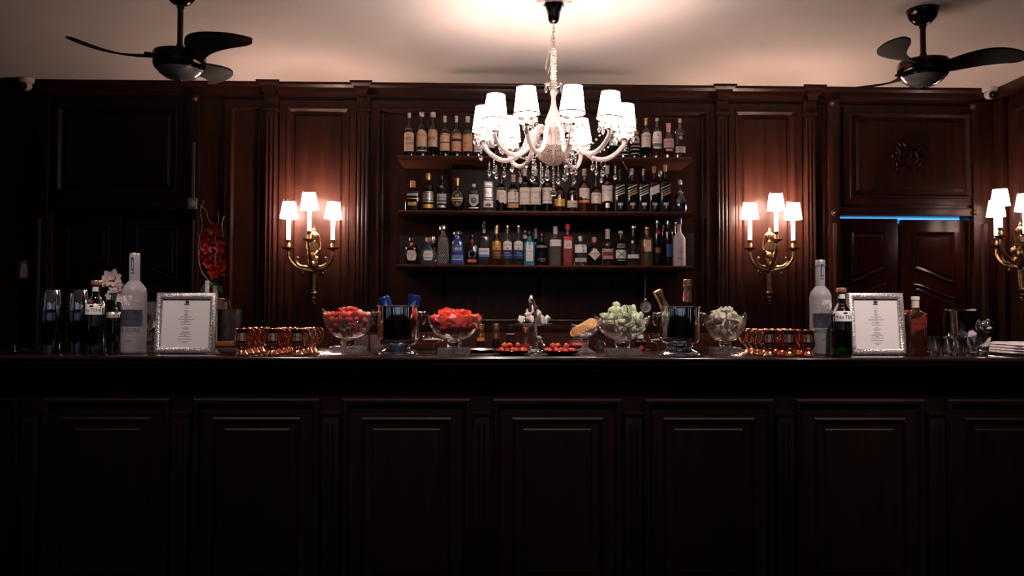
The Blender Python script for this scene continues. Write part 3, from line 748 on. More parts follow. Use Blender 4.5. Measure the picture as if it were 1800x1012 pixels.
M2(901.9, 21, 307.5, GLS_DARK, 'round_shoulder', ('foil', 13, PINKL), [(335, 357, .94, CREAM, 'rect', [('#brsh', .5, 1, K), ('#line', .2, .03, GREYL)]), (358.5, 366.5, .94, ORANGE, 'rect', [])], 'bottle with cream label bearing black brush strokes on the middle shelf')
M2(922.2, 19.5, 297, GLS_DGREEN, 'bordeaux', ('foil', 13, WHITECAP), [(331, 361, .95, CREAM, 'rect', [('LAPHROAIG', .72, .07, K), ('QUARTER CASK', .35, .07, K), ('#line', .12, .015, K)])], 'green bottle with white capsule and cream label reading QUARTER CASK')
M2(941, 20, 297, GLS_DGREEN, 'bordeaux', ('foil', 13, WHITECAP), [(331, 361, .95, CREAM, 'rect', [('LAPHROAIG', .72, .07, K), ('10', .38, .10, K), ('#line', .12, .015, K)])], 'green bottle with white capsule and cream label bearing the number 10')
M2(961.8, 18, 300, GLS_DGREEN, 'bordeaux', ('foil', 12, WHITECAP), [(331, 353, .95, CREAM, 'rect', [('BALVENIE', .7, .09, K), ('17', .3, .10, K)]), (354, 359, .95, WHITE, 'rect', [])], 'green bottle with two stacked cream labels behind the hanging crystal ball')
M2(984, 20, 304, GLS_BROWN, 'long_neck', ('cyl', 9, BLACKCAP), [(351, 364, .95, YELLOWP, 'rect', [('12 YEARS', .5, .15, K)])], 'dark brown bottle with low gold cream label below the chandelier bowl')
M2(1006, 19.5, 304, GLS_BROWN, 'long_neck', ('cyl', 9, BLACKCAP), [(354, 366, .92, CREAM, 'rect', [('15 YEARS', .5, .2, K), ('#line', .2, .05, K)])], 'dark brown bottle with low narrow cream label right of the chandelier bowl')
M2(1026.8, 19.8, 297, GLS_AMBER, 'round_shoulder', ('foil', 12, PINKL), [(332, 351, .95, CREAM, 'torn', [('SINGLE', .72, .1, K), ('MALT', .5, .09, K)]), (353, 358, .94, ORANGEP, 'rect', [])], 'amber bottle with pink capsule and torn cream label above orange band')
M2(1047.5, 19, 312, GLS_BROWN, 'round_shoulder', ('cyl', 8, BLACKCAP), [(340, 359, .95, CREAM, 'rect', [('Glenlivet', .78, .13, K), ('18', .4, .12, K)])], 'short brown bottle with square cream label on middle shelf')
M2(1067, 20.5, 291.5, GLS_DARK, 'tall', ('foil', 15, WHITECAP), [(326, 357, .93, CREAM, 'concave', [('MACALLAN', .66, .07, K), ('12', .4, .08, K)]), (359, 367, .35, SILVP, 'rect', [])], 'tall dark bottle with white capsule and large waisted cream label')
def slant(px, w, top, capm, lm, desc, fig=True, c2=None):
    sk = .42
    lab = [(328.5, 330.3, .9, SILVP, 'rect', [], sk), (333, 345, .9, BLACKP, 'rect', [('#line', .85, .09, SILVP), ('#line', .5, .10, lm), ('#line', .15, .15, lm)], sk)]
    if c2: lab[1] = (330, 343, .92, c2, 'rect', [('#line', .5, .08, lm)], sk)
    lab.append((358, 363, .45, lm if fig else GREYL, 'rect', []))
    def ex(t, bd, r, H, s, px, yt):
        m = MB(); m.tube([(-r*.93, -r*.93*.95, .004), (-r*.93, -r*.93*.95, H*.50)], .0009, 5); m.build('label_edge', SILVP, t)
        q = MB(); y = -r*.95-.0015
        q.tube([(0, y, .045), (0, y, .038)], .0028, 6); q.ball((0, y, .050), .0028, 8, 5); q.tube([(0, y, .038), (-.006, y, .026)], .0016, 5); q.tube([(0, y, .038), (.007, y, .027)], .0016, 5); q.tube([(0, y, .044), (.008, y, .041)], .0012, 5)
        q.build('striding_figure', SILVP, t)
    M2(px, w, top, GLS_BLACK, auto_prof(.62, .74, .30), ('foil', 12, capm), lab, desc, n=5, dr=.95, extra=ex)
slant(1089.3, 19, 296.5, BLACKCAP, SILVP, 'square black bottle with slanted silver stripes, first of the slanted label ones')
slant(1111, 19, 296.5, GREYL, YELLOWP, 'square black bottle with slanted gold stripe, second of the slanted label ones')
slant(1131, 19, 296.5, STEEL, WHITE, 'square black bottle with slanted white stripe, third of the slanted label ones')
slant(1149.6, 18.5, 292.6, CORK, SILVP, 'square black bottle with tan cap and broad slanted cream label', c2=CREAM)
slant(1169, 19, 290, CORK, YELLOWP, 'square black bottle with gold lower panel, rightmost of the slanted label ones', False)
bottle(1160, 15, 299, zs[1], 5.68, GLS_BLACK, 'tall', ('foil', 12, STEEL), [], 'dark bottle neck showing behind the slanted label bottles', G2)
def dots(t, bd, r, H, s, px, yt):
    m = MB(); random.seed(5)
    for k in range(46):
        a = random.uniform(-1.2, 1.2); z = random.uniform(.06, .40)*H; rr = bd.rad(z)
        m.ball((rr*math.sin(a), -rr*math.cos(a), z), random.uniform(.0008, .0016), 6, 4)
    m.build('silver_relief', SILVP, t)
    MB().lathe([(bd.rad(H*.6)+.001, H*.57), (bd.rad(H*.6)+.008, H*.60), (bd.rad(H*.6)+.001, H*.63)], 16).build('collar', SILVERM, t)
M2(1195.6, 24, 315, mat('deep_blue_porcelain', (.008, .010, .03), .1, coat=1), 'decanter', ('ball', 11, SILVERM), [(335.5, 341, .35, SILVP, 'oval', [('#dotc', .5, .4, GOLD)])], 'dark round decanter with silver stopper, rightmost on middle shelf', extra=dots)
# --- lowest shelf
def handles(t, bd, r, H, s, px, yt):
    m = MB()
    for s_ in (-1, 1): m.ball((s_*r*.97, 0, H*.63), .004, 8, 5)
    m.build('shoulder_stud', SILVP, t)
L3(724.2, 23, 418, GLS_BLACK, 'squat', ('neck', 8, BLACKCAP), [(440, 458, .72, CREAM, 'round', [('Don Julio', .58, .17, BROWNP), ('#dotc', .25, .15, GREYL)]), (426, 433, .28, REDCAP, 'rect', [])], 'black shouldered bottle with rounded tan label and red neck, leftmost on lowest shelf', extra=handles, dr=.7)
L3(753, 32, 418, GLS_GREYG, [(0, 0), (.5, 0), (.56, .012), (.80, .08), (.95, .19), (1, .30), (.96, .41), (.84, .51), (.62, .60), (.36, .655), (.22, .70), (.20, .74), (.20, .95), (.22, .96), (.22, 1), (0, 1)],
   ('cork', 9, CORK), [(441, 458, .52, WHITE, 'round', [('Don Julio', .62, .18, K), ('#line', .25, .06, K)])], 'round clear bottle with cork stopper, blue neck and rounded white label', dr=.6,
   extra=lambda t, bd, r, H, s, px, yt: MB().lathe([(r*.27, H*.60), (r*.235, H*.68), (r*.225, H*.82), (r*.24, H*.83)], 20).build('neck_band', BLUEP, t))
bottle(763, 17, 416, zs[2], 5.685, GLS_BLACK, 'squat', ('cyl', 8, STEEL), [], 'black bottle with steel cap peeking out behind the round clear one', G3)
def lattice(t, bd, r, H):
    m = MB()
    for sg in (-1, 1):
        for k in range(-6, 13):
            pts = []
            for i in range(18):
                z = .01+H*.66*i/17; x = (k-3)*r*.30+sg*(z-.01)*.62
                if abs(x) < bd.rad(z)*.9: pts.append((x, bd.front(x, z)-.0004, z))
            if len(pts) > 2: m.tube(pts, .0007, 4)
    m.build('lattice', SILVP, t)
L3(779, 22.5, 396.5, GLS_FACET, 'taper', ('neck', 8.5, STEEL), [(446, 453, .45, BROWNP, 'rect', [('1800', .5, .4, SILVP)])], 'tall tapered bottle with diamond lattice glass and steel cap', n=4, capr=6,
   extra=lambda t, bd, r, H, s, px, yt: lattice(t, bd, r, H))
L3(804.7, 24.7, 406.5, GLS_BLUE, 'taper', ('neck', 7.5, STEEL), [(431, 444, .68, BLUEP, 'peak', [('1800', .45, .42, WHITE), ('#line', .08, .05, LBLUE), ('#dotc', .9, .2, LBLUE)]), (449, 458, .80, LBLUE, 'rect', [('SILVER', .5, .3, BLUEP), ('#line', .12, .1, WHITE)])], 'cobalt blue trapezoid bottle with steel cap and white number 1800', n=4, capr=7)
def shoe(t, bd, r, H, s, px, yt):
    m = MB(); y = -r*.93
    m.tube([(r*.55*math.sin(a), y*.95-.002, H*.36+r*.6*math.cos(a)) for a in [math.radians(-150+300*k/14) for k in range(15)]], .002, 5)
    m.build('horseshoe_emblem', SILVP, t)
L3(830, 21, 412.5, GLS_BLACK, 'square_low', ('neck', 8, BLACKCAP), [(413, 428, .17, REDP, 'rect', []), (456, 462, .75, REDP, 'rect', [('REPOSADO', .5, .35, WHITE)])], 'small square black bottle with horseshoe emblem and red strip over its neck', n=5, dr=.8, extra=shoe)
L3(850.8, 20, 389, GLS_CLEAR, auto_prof(.64, .76, .34), ('foil', 11, BLACKCAP), [(437, 448, .93, WHITE, 'rect', [('Jimador', .5, .42, K)]), (448.3, 452, .93, LBLUE, 'rect', []), (404, 410, .22, PINKL, 'rect', [])], 'tall clear square bottle with white label over a blue stripe', n=5, dr=.9)
def corvo(px, w, capm, lm, l2, gl, dm, desc):
    L3(px, w, 396, gl, 'round_shoulder', ('foil', 15, capm), [(424, 440, .82, lm, 'arch', [('La', .78, .08, K), ('Cuervo', .58, .18, K), ('#dotc', .18, .16, dm)]), (441, 455, .93, l2, 'rect', [('ESPECIAL', .7, .13, lm), ('#line', .4, .05, lm)])], desc)
corvo(873, 18.5, GOLD, YELLOWP, BROWNP, GLS_AMBER, BROWNP, 'golden bottle with gold foil neck and yellow arched label above brown band')
corvo(891.8, 18.5, STEEL, WHITE, BLUEP, GLS_CLEAR, BROWNP, 'clear silver necked bottle with brown dotted white label, left of the matching pair')
corvo(911.3, 18.5, STEEL, WHITE, BLUEP, GLS_CLEAR, REDP, 'clear silver necked bottle with red dotted white label, right of the matching pair')
bottle(923, 12, 405, zs[2], 5.69, GLS_BLACK, 'tall', ('foil', 8, STEEL), [(413, 420, .6, CREAM, 'oval', [])], 'dark bottle neck with pale tag showing behind the turquoise bottle at its left', G3)
bottle(941.5, 12, 402, zs[2], 5.69, GLS_BLACK, 'tall', ('foil', 20, SILVP), [], 'dark bottle with slim silver neck showing behind the turquoise bottle at its right', G3)
L3(930.5, 19.5, 407, GLS_TURQ, 'square', ('cyl', 8, BLACKCAP), [(425, 460, .62, WHITE, 'arch', [('LONDON', .90, .04, BLUEP), ('#dotc', .68, .14, GREYL), ('SAPPHIRE', .5, .05, BLUEP), ('#line', .3, .01, GREYL), ('#line', .2, .01, GREYL)])], 'turquoise square bottle with long white arched label', n=4)
L3(952, 22, 410, GLS_BLACK, 'round_shoulder', ('neck', 8, BLACKCAP), [(411, 418, .25, PINKL, 'rect', []), (431, 437, .9, BLACKP, 'rect', [('BULLDOG', .5, .6, WHITE)]), (454, 461, .7, BLACKP, 'rect', [('LONDON DRY', .75, .2, WHITE), ('GIN', .2, .2, WHITE)])], 'black bottle with white word BULLDOG across its shoulder')
L3(976.2, 22, 398, GLS_FACET, 'square', ('cyl', 14, WHITECAP), [(422, 433.5, .93, WHITE, 'rect', [('BROCKMANS', .62, .2, GREYL)])], 'facetted clear bottle with tall white cap and plain white label', n=3, capr=4.2)
L3(997.7, 18, 394, GLS_RED, auto_prof(.70, .76, .36), ('cyl', 10, REDCAP), [(424, 437.5, .72, CREAM, 'rect', [('24', .42, .40, K), ('BEEFEATER', .85, .12, REDP)]), (417, 422, .75, REDP, 'rect', [])], 'ruby red square bottle with white label marked 24', n=5, capr=4.3)
L3(1020, 24.5, 415, GLS_CLEAR, 'squat', ('cyl', 9, SILVERM), [(430, 445, .85, WHITE, 'rect', [('#brsh', .5, 1, K)]), (454, 461, .8, GREYL, 'rect', [])], 'short wide clear bottle with white label of slanting black strokes', n=3)
L3(1044.4, 23, 417, GLS_BLACK, 'apoth', ('cyl', 9, CORK), [(436, 458.5, .93, CREAM, 'diamond', [('HENDRICKS', .52, .10, K), ('GIN', .34, .05, K)])], 'black apothecary bottle with diamond shaped cream label')
L3(1068, 21, 403, GLS_CLEAR, 'round_shoulder', ('foil', 17, WHITECAP), [(437, 457, .95, PINKL, 'concave', [('#line', .5, .36, BROWNP)]), (442, 450, .97, CREAM, 'rect', [('GINEBRA', .5, .5, BROWNP)])], 'round shouldered clear bottle with pinkish banded label and white capsule')
L3(1091, 20, 406, GLS_BLACK, auto_prof(.63, .76, .30), ('cyl', 4.5, WHITECAP), [(429, 437.5, .8, BLACKP, 'rect', [('ABSOLUT', .78, .34, WHITE), ('EXTRAKT', .25, .34, WHITE)]), (440, 455, .93, WHITE, 'rect', [('#ecks', .5, 1, GREENP)]), (457.5, 459, .7, SILVP, 'rect', [])], 'black bottle with white lettering above a label bearing a green X')
L3(1113, 22, 397, GLS_CLEAR, auto_prof(.62, .76, .34), ('cyl', 6, STEEL), [(448, 455, .93, WHITE, 'rect', [])], 'tall clear bottle with grey cap and one narrow white label strip')
L3(1136.9, 21, 399, GLS_YELLOW, auto_prof(.68, .78, .34), ('neck', 5, COPPER), [(423, 443, .55, TAN, 'rect', [('VERMOUTH', .82, .1, K), ('ROSE', .62, .1, K)]), (400, 412, .3, CORK, 'rect', [])], 'pale gold bottle with copper cap and square tan label', n=3)
L3(1155.5, 17, 387, GLS_BLACK, auto_prof(.70, .80, .42), ('cyl', 7, STEEL), [(405, 412, .5, REDCAP, 'oval', []), (436, 446, .6, BROWNP, 'round', [])], 'slim dark bottle with silver cap and small red seal')
bottle(1165, 12, 396, zs[2], 5.69, GLS_DARK, 'tall', ('foil', 8, STEEL), [], 'dark bottle behind the two slim dark bottles at right', G3)
L3(1174.4, 17.5, 387, GLS_BLACK, auto_prof(.74, .84, .42), ('cyl', 9, STEEL), [(430, 452, .5, BLUEP, 'rect', [])], 'slim black bottle with silver cap left of the frosted white one')
def goose(t, bd, r, H, s, px, yt):
    m = MB()
    for k in range(3):
        m.tube([(-.026+.01*k, -bd.rm-.001, H*.36-k*.004), (0, -bd.rm-.0015, H*.42+.01*k), (.024, -bd.rm*.8-.002, H*.40-.01*k)], [.001, .003, .001], 5)
    m.build('flying_bird_print', SILVP, t)
bottle(1186, 12, 390, zs[2], 5.69, GLS_BLACK, 'tall', ('foil', 10, STEEL), [], 'dark bottle with silver neck half hidden behind the frosted one', G3)
L3(1193.7, 22, 382, GLS_FROST, auto_prof(.56, .72, .34), ('cyl', 12.5, BLUEP), [(442, 447, .9, GREYL, 'rect', [('GREY GOOSE', .5, .6, BLUEP)]), (454.5, 456, .4, BLUEP, 'rect', [])], 'frosted white bottle with dark blue cap, rightmost on lowest shelf', extra=goose)

# ------------------------------------------------------------------ lamp shades
def shade_geo(rb, rt, h, z, pleat=0):
    pr = [(rb, z), (rt, z+h), (rt-.0015, z+h), (rb-.0015, z)]
    m = MB(); n = 36
    vs = []; fs = []
    for r, zz in pr:
        for k in range(n): a = 2*PI*k/n; vs.append((r*math.cos(a), r*math.sin(a), zz))
    for i in range(4):
        for k in range(n): k2 = (k+1) % n; j = (i+1) % 4; fs.append((i*n+k, i*n+k2, j*n+k2, j*n+k))
    return m.add(vs, fs)
def ring(m, r, z, t, n=30, c=(0, 0)):
    return m.tube([(c[0]+r*math.cos(2*PI*k/n), c[1]+r*math.sin(2*PI*k/n), z) for k in range(n)], t, 6, True)
def drop(m, c, h=.034, r=.0085, n=8):
    """cut crystal drop hanging from c"""
    m.ball((c[0], c[1], c[2]-.006), .0045, 8, 5)
    m.lathe([(0, -h-.012), (r*.55, -h-.006), (r, -h+.006), (r*.8, -h*.55), (r*.3, -h*.22-.008), (0, -.012)], n, c)
    return m

# ------------------------------------------------------------------ chandelier
cc = at(973, 200, 4.24); CHX = cc.x; CHY = 4.24
def cz(py): return zat(973, py, CHY)-0
ch = thing('crystal_chandelier', 'glass chandelier with eight lit white shades hanging above the bar', 'chandelier', (CHX, CHY, 0))
m = MB().box(-.095, .095, -.03, .03, ZC-.012, ZC, .003); m.build('ceiling_plate', WHITECAP, ch)
MB().lathe([(0, 2.858), (.020, 2.858), (.028, 2.868), (.034, 2.90), (.040, 2.925), (.052, ZC-.012), (.056, ZC-.012), (.056, ZC-.001), (0, ZC-.001)], 32).build('ceiling_cup', CHROME if False else mat('dark_chrome', (.12, .11, .11), .12, 1.0), ch)
z1 = cz(50)
MB().tube([(0, 0, 2.86), (0, 0, z1)], .004, 8).build('rod', STEEL, ch)
m = MB(); zc_ = z1+.004
for k in range(5):
    h = .042 if k == 1 else .024; a = k*PI/2
    pts = []
    for q in range(14):
        b = 2*PI*q/14; x = .007*math.cos(b); z = zc_-h/2+h/2*math.sin(b)
        pts.append((x*math.cos(a), x*math.sin(a), z))
    m.tube(pts, .0019, 6, True); zc_ -= h-.005
m.build('chain', STEEL, ch)
zt, zb = cz(86), cz(150); m = MB(); pr = []
for k in range(41):
    t = k/40; pr.append((.0145+.004*math.sin(k*2.1)+.002*math.sin(k*.9), zb+(zt-zb)*t))
m.lathe([(0, zb)]+pr+[(.006, zt+.01), (0, zt+.01)], 18, mod=lambda a, r, z: (1+.08*math.sin(3*a+z*90), 0)).build('fabric_chain_sleeve', mat('ivory_satin', (.72, .56, .46), .45, noise=60), ch)
MB().tube([(-.004, 0, z1-.01), (-.012, .003, cz(70)), (-.030, .004, cz(95)), (-.043, .002, cz(120)), (-.03, 0, cz(130)), (-.020, 0, cz(118))], .0028, 8).build('power_cord', mat('cord_beige', (.55, .42, .36), .5), ch)
# crown of glass leaves below the sleeve
m = MB(); zc0 = cz(152)
m.lathe([(.010, zc0-.012), (.018, zc0-.008), (.045, zc0+.012), (.047, zc0+.014), (.040, zc0+.010), (.012, zc0+.004), (.010, zc0+.03)], 24, mod=lambda a, r, z: (1+(.12*math.cos(8*a) if r > .03 else 0), 0))
m.build('upper_glass_cup', GLS_CUT, ch)
m = MB()
for k in range(8): a = k*PI/4+.2; drop(m, (.044*math.cos(a), .044*math.sin(a), zc0+.012), .03 if k % 2 else .04, .007)
m.build('cup_crystals', CRYSTAL, ch)
zz = cz
MB().lathe([(0, zz(158)), (.014, zz(158)), (.018, zz(164)), (.011, zz(172)), (.013, zz(182)), (.020, zz(192)), (.036, zz(206)), (.044, zz(213)), (.044, zz(218)), (.030, zz(222)), (0, zz(222))][::-1], 28,
           mod=lambda a, r, z: (1+.05*math.cos(12*a), 0)).build('vase_shaped_column', GLS_CHAND, ch)
MB().lathe([(0, zz(262)), (.022, zz(262)), (.040, zz(258)), (.042, zz(238)), (.048, zz(232)), (.048, zz(224)), (0, zz(222))], 28, mod=lambda a, r, z: (1+.07*math.cos(14*a), 0)).build('fluted_hub', GLS_CHAND, ch)
MB().tube([(0, 0, zz(152)), (0, 0, zz(285))], .006, 8).build('central_rod', SILVERM, ch)
# big cut dish under the hub
zr_, zo = zz(262), zz(289)
bp = [(0, zo), (.028, zo+.001), (.055, zo+.012), (.082, zo+.036), (.098, zr_+.002), (.102, zr_+.004), (.099, zr_+.005), (.090, zr_-.003), (.075, zo+.036), (.050, zo+.018), (0, zo+.008)]
MB().lathe(bp, 48, mod=lambda a, r, z: (1+(.035*math.cos(16*a) if r > .08 else 0), (.004*math.cos(16*a) if r > .09 else 0))).build('cut_glass_dish', glass('dish_cut_glass', (.86, .80, .76), .05, 1.0, bump=.5, bscale=60, haze=.22, hazecol=(.9, .78, .70)), ch)
m = MB()
for k in range(16):
    for sg in (-1, 1):
        m.tube([((.03+.062*t)*math.cos(2*PI*k/16+sg*t*.8), (.03+.062*t)*math.sin(2*PI*k/16+sg*t*.8), zo-.001+(zr_-zo)*(t**1.6)) for t in [i/6 for i in range(7)]], .0011, 4)
m.build('dish_cutting', SILVERM if False else GLS_CHAND, ch)
ZSB = 2.282
angs = [(-25, .372), (10, .37), (-58, .37), (45, .372), (-97, .375), (86, .375), (-140, .36), (150, .36)]
def bez(p, n=8):
    """smooth curve through points"""
    out = []; P_ = [Vector(q) for q in p]; P_ = [P_[0]*2-P_[1]]+P_+[P_[-1]*2-P_[-2]]
    for i in range(1, len(P_)-2):
        for k in range(n):
            t = k/n; a, b, c, d = P_[i-1], P_[i], P_[i+1], P_[i+2]
            out.append(.5*((2*b)+(c-a)*t+(2*a-5*b+4*c-d)*t*t+(3*b-a-3*c+d)*t**3))
    out.append(P_[-2]); return out
rnd = random.Random(3)
for i, (a, R) in enumerate(angs):
    a_ = math.radians(a-90); dx, dy = math.cos(a_), math.sin(a_)     # angle 0 points at the guests
    # arm curve in the arm's own plane; the inner loop turns aside a little
    tw = .35
    pl = [(.035, 0, zz(236)), (.085, .004, 2.285), (.132, .01, 2.245), (.16, .012, 2.175), (.205, .006, 2.128), (.27, 0, 2.116), (.33, 0, 2.145), (R, 0, 2.195), (R, 0, ZSB-.062)]
    pts = [(x*dx-y*dy, x*dy+y*dx, z) for x, y, z in pl]
    arm = MB().tube(bez(pts, 7), .0120, 12).build('arm', GLS_CHAND, ch)
    px_, py_ = R*dx, R*dy
    MB().tube([Vector((px_, py_, ZSB-.055)), Vector((px_, py_, ZSB+.03))], .0125, 14).build('candle_tube', CANDLE, arm)
    MB().lathe([(0, ZSB-.062), (.014, ZSB-.064), (.017, ZSB-.056), (.012, ZSB-.052), (0, ZSB-.052)], 18, (px_, py_, 0)).build('metal_socket', BRASS, arm)
    MB().lathe([(.010, ZSB-.052), (.03, ZSB-.054), (.048, ZSB-.042), (.056, ZSB-.026), (.053, ZSB-.025), (.044, ZSB-.036), (.028, ZSB-.046), (.010, ZSB-.046)], 30, (px_, py_, 0),
               mod=None).build('glass_bobeche', GLS_CHAND, arm)
    for k in range(7):
        b = 2*PI*k/7+i; drop(MB(), (0, 0, 0), rnd.uniform(.026, .036), .0085).build('crystal_drop', CRYSTAL, arm, (px_+.052*math.cos(b), py_+.052*math.sin(b), ZSB-.034))
    # drop on a ring at the lowest point of the arm
    q = Vector((.265*dx, .265*dy, 2.106))
    dm = MB(); ring_pts = [(q.x+.013*math.cos(2*PI*k/12)*dx, q.y+.013*math.cos(2*PI*k/12)*dy, q.z-.014+.014*math.sin(2*PI*k/12)) for k in range(12)]
    dm.tube(ring_pts, .0016, 5, True); drop(dm, (q.x, q.y, q.z-.030), .044, .011); dm.build('arm_pendant', CRYSTAL, arm)
    # swag of beads between bobeche and hub
    dm = MB()
    for k in range(13):
        t = k/12; x = .10+(R-.02-.10)*t; z = 2.235+.01*t-.085*math.sin(PI*t)
        dm.ball((x*dx, x*dy, z), .0062, 8, 5)
    dm.build('bead_swag', CRYSTAL, arm)
    # shade: slightly crooked
    tilt = rnd.uniform(-.05, .05); tl2 = rnd.uniform(-.05, .05)
    sh = shade_geo(.064, .046, .136, 0).build('lamp_shade', SHADE, ch, (px_, py_, ZSB-.006)); sh.rotation_euler = (tilt, tl2, 0)
    ring(MB(), .0660, .003, .0032).build('lower_trim', TRIM, sh); ring(MB(), .0470, .134, .0028).build('upper_trim', TRIM, sh)
    MB().lathe([(0, ZSB+.03), (.011, ZSB+.032), (.018, ZSB+.05), (.019, ZSB+.062), (.012, ZSB+.08), (.003, ZSB+.098), (0, ZSB+.1)], 14, (px_, py_, 0)).build('bulb', BULB, ch)
# strands and drops below the dish
def strand(x, y, z0_, n, r, dh, dr_):
    m = MB(); z = z0_
    for k in range(n): m.ball((x, y, z-r), r, 8, 6); z -= 2*r*1.05
    drop(m, (x, y, z+.004), dh, dr_); m.build('bead_strand', CRYSTAL, ch)
def sx(px): return (px-973)*CHY/F
for px, n, r, dh, dr_, dep in ((936.5, 6, .0078, .046, .014, .0), (949.5, 12, .0042, .034, .008, -.05), (960.5, 3, .0078, .046, .015, -.07), (991.5, 3, .0078, .046, .014, -.06), (1004.5, 6, .0052, .040, .010, -.03),
                              (1013, 4, .0068, .040, .014, .02), (981, 6, .0050, .044, .011, -.02), (926, 2, .006, .040, .009, .03), (1000, 5, .005, .04, .009, .06), (955, 5, .005, .04, .009, .06)):
    strand(sx(px), dep, zz(287)-.004 if abs(px-973) < 25 else zz(272), n, r, dh, dr_)
m = MB(); z = zo
for k in range(9): m.ball((0, 0, z-.007), .007, 8, 6); z -= .0150
m.build('centre_bead_strand', CRYSTAL, ch)
MB().ball((0, 0, z-.018), .019, 12, 8).build('crystal_ball', CRYSTAL, ch)
for px, py, dep in ((845, 270, .0), (860, 300, -.05), (872, 305, -.05), (868, 300, -.12), (1080, 330-25, -.05), (1045, 300, -.1), (1060, 305, .05), (1100, 250, 0)):
    m = MB(); x = sx(px); z = cz(py)+.03
    for k in range(3): m.ball((x, dep, z-.01*k), .0048, 8, 5)
    drop(m, (x, dep, z-.024), .038, .0095)
    m.tube([(x, dep, z), (x*.97, dep, z+.05)], .0008, 4)
    m.build('hanging_drop', CRYSTAL, ch)
MB().tube([(.36, -.06, 2.10), (.385, -.06, 2.06), (.40, -.06, 2.035), (.396, -.06, 2.01)], .0012, 5).build('bent_wire', SILVERM, ch)

# ------------------------------------------------------------------ wall sconces
def sconce(label, loc, rz, midx=0.0, pw=1.0):
    t = thing('wall_sconce', label, 'wall lamp', loc, rz, 'brass three light sconces')
    # origin: wall point where the arms meet; -Y into the room
    bk = MB()
    bk.lathe([(0, -.235), (.012, -.232), (.018, -.222), (.012, -.212), (.022, -.205), (.028, -.185), (.019, -.175), (.023, -.14), (.031, -.06), (.044, -.02), (.038, 0), (.018, .012), (0, .014)], 16, (0, -.026, 0), sy=.7)
    for k in range(5):
        a = (k-2)*.35; bk.tube([(.010*math.sin(a), -.046+.01*abs(k-2)*.5, -.19), (.016*math.sin(a*1.2), -.050+.01*abs(k-2)*.5, -.10), (.026*math.sin(a*1.3), -.052+.008*abs(k-2), -.03)], [.002, .004, .003], 6)
    bk.ball((0, -.026, -.245), .010, 8, 6); bk.ball((.008, -.03, -.262), .006, 8, 5)
    bk.build('tapered_bracket', BRASS, t)
    u = MB()
    u.box(-.010, .010, -.03, -.002, 0, .16, .004)
    u.prism([(-.045, .125), (.045, .125), (.022, .175), (.008, .19), (-.008, .19), (-.022, .175)], -.052, -.008)
    u.lathe([(0, .185), (.014, .188), (.009, .198), (.026, .212), (.032, .232), (.026, .252), (.012, .264), (.018, .270), (.008, .285), (.011, .295), (0, .304)], 16, (0, -.03, 0), sy=.8)
    for s_ in (-1, 1):
        u.tube(bez([(s_*.006, -.035, .245), (s_*.035, -.045, .235), (s_*.048, -.04, .20), (s_*.052, -.035, .15), (s_*.045, -.035, .125)], 5), .0045, 6)
    u.build('urn_ornament', BRASS, t)
    sc = MB()
    for s_ in (-1, 1):
        sc.tube(bez([(s_*.012, -.04, -.04), (s_*.045, -.06, .0), (s_*.075, -.06, -.012), (s_*.088, -.058, -.035), (s_*.078, -.056, -.050), (s_*.066, -.056, -.038)], 6), [.014]*10+[.012]*20+[.008], 8)
        sc.ball((s_*.074, -.056, -.036), .011, 8, 6)
        sc.tube(bez([(s_*.01, -.045, 0), (s_*.030, -.06, .05), (s_*.018, -.06, .085), (s_*.040, -.055, .115)], 6), .012, 8)
        sc.tube(bez([(s_*.05, -.07, .0), (s_*.095, -.085, .015), (s_*.115, -.09, .05), (s_*.10, -.09, .062)], 6), [.009]*8+[.006]*11, 6)
        sc.ball((s_*.100, -.09, .064), .010, 8, 5)
    sc.ball((0, -.07, .02), .026, 10, 7); sc.ball((-.02, -.075, .085), .024, 10, 7, 1.1); sc.ball((.03, -.065, .06), .016, 10, 7, 1.3)
    sc.build('acanthus_scrolls', BRASS, t)
    arms = [(-.165, -.10, .13, 0), (.150, -.10, .13, 0), (midx, -.175, .185, 1)]
    for ax, ay, az, mid in arms:
        if mid: pts = [(0, -.05, -.01), (-.004, -.10, .02), (ax*.6, -.15, .07), (ax, ay, .13), (ax, ay, az-.02)]
        else: pts = [(0, -.045, -.03), (ax*.35, -.065, -.018), (ax*.72, -.085, .005), (ax*.97, -.10, .06), (ax, ay, az-.02)]
        c = bez(pts, 7); n_ = len(c)
        arm = MB().tube(c, [.014-.005*k/n_ for k in range(n_)], 10)
        for k in range(3, n_-6, 6): arm.ball(c[k], .0115, 8, 5)
        arm = arm.build('arm', BRASS, t)
        MB().lathe([(0, az-.022), (.012, az-.018), (.016, az-.010), (.030, az-.006), (.045, az+.002), (.046, az+.006), (.020, az+.003), (.012, az+.010), (.018, az+.022), (.012, az+.040), (.018, az+.056), (.019, az+.062), (0, az+.062)], 20, (ax, ay, 0)).build('candle_cup', BRASS, arm)
        MB().tube([(ax, ay, az+.06), (ax, ay, az+.255)], .0145, 14).build('candle_tube', CANDLE, arm)
        sh = shade_geo(.063, .045, .118, 0).build('lamp_shade', SHADE_S if pw == 1.0 else SHADE_W, t, (ax, ay, az+.215)); sh.rotation_euler = (rnd.uniform(-.06, .06), rnd.uniform(-.05, .05), 0)
        ring(MB(), .0640, .004, .0026).build('lower_trim', TRIM, sh); tm = MB(); ring(tm, .0455, .118, .0015)
        for k in range(5):
            b = rnd.uniform(0, 6.28); tm.tube([(.045*math.cos(b), .045*math.sin(b), .118), (.052*math.cos(b+.2), .052*math.sin(b+.2), .130), (.046*math.cos(b+.4), .046*math.sin(b+.4), .119)], .0010, 4)
        tm.build('upper_trim', TRIM, sh)
        MB().lathe([(0, az+.255), (.009, az+.257), (.014, az+.268), (.009, az+.280), (0, az+.290)], 12, (ax, ay, 0)).build('bulb', BULB_S if pw == 1.0 else BULB_W, t)
    return t
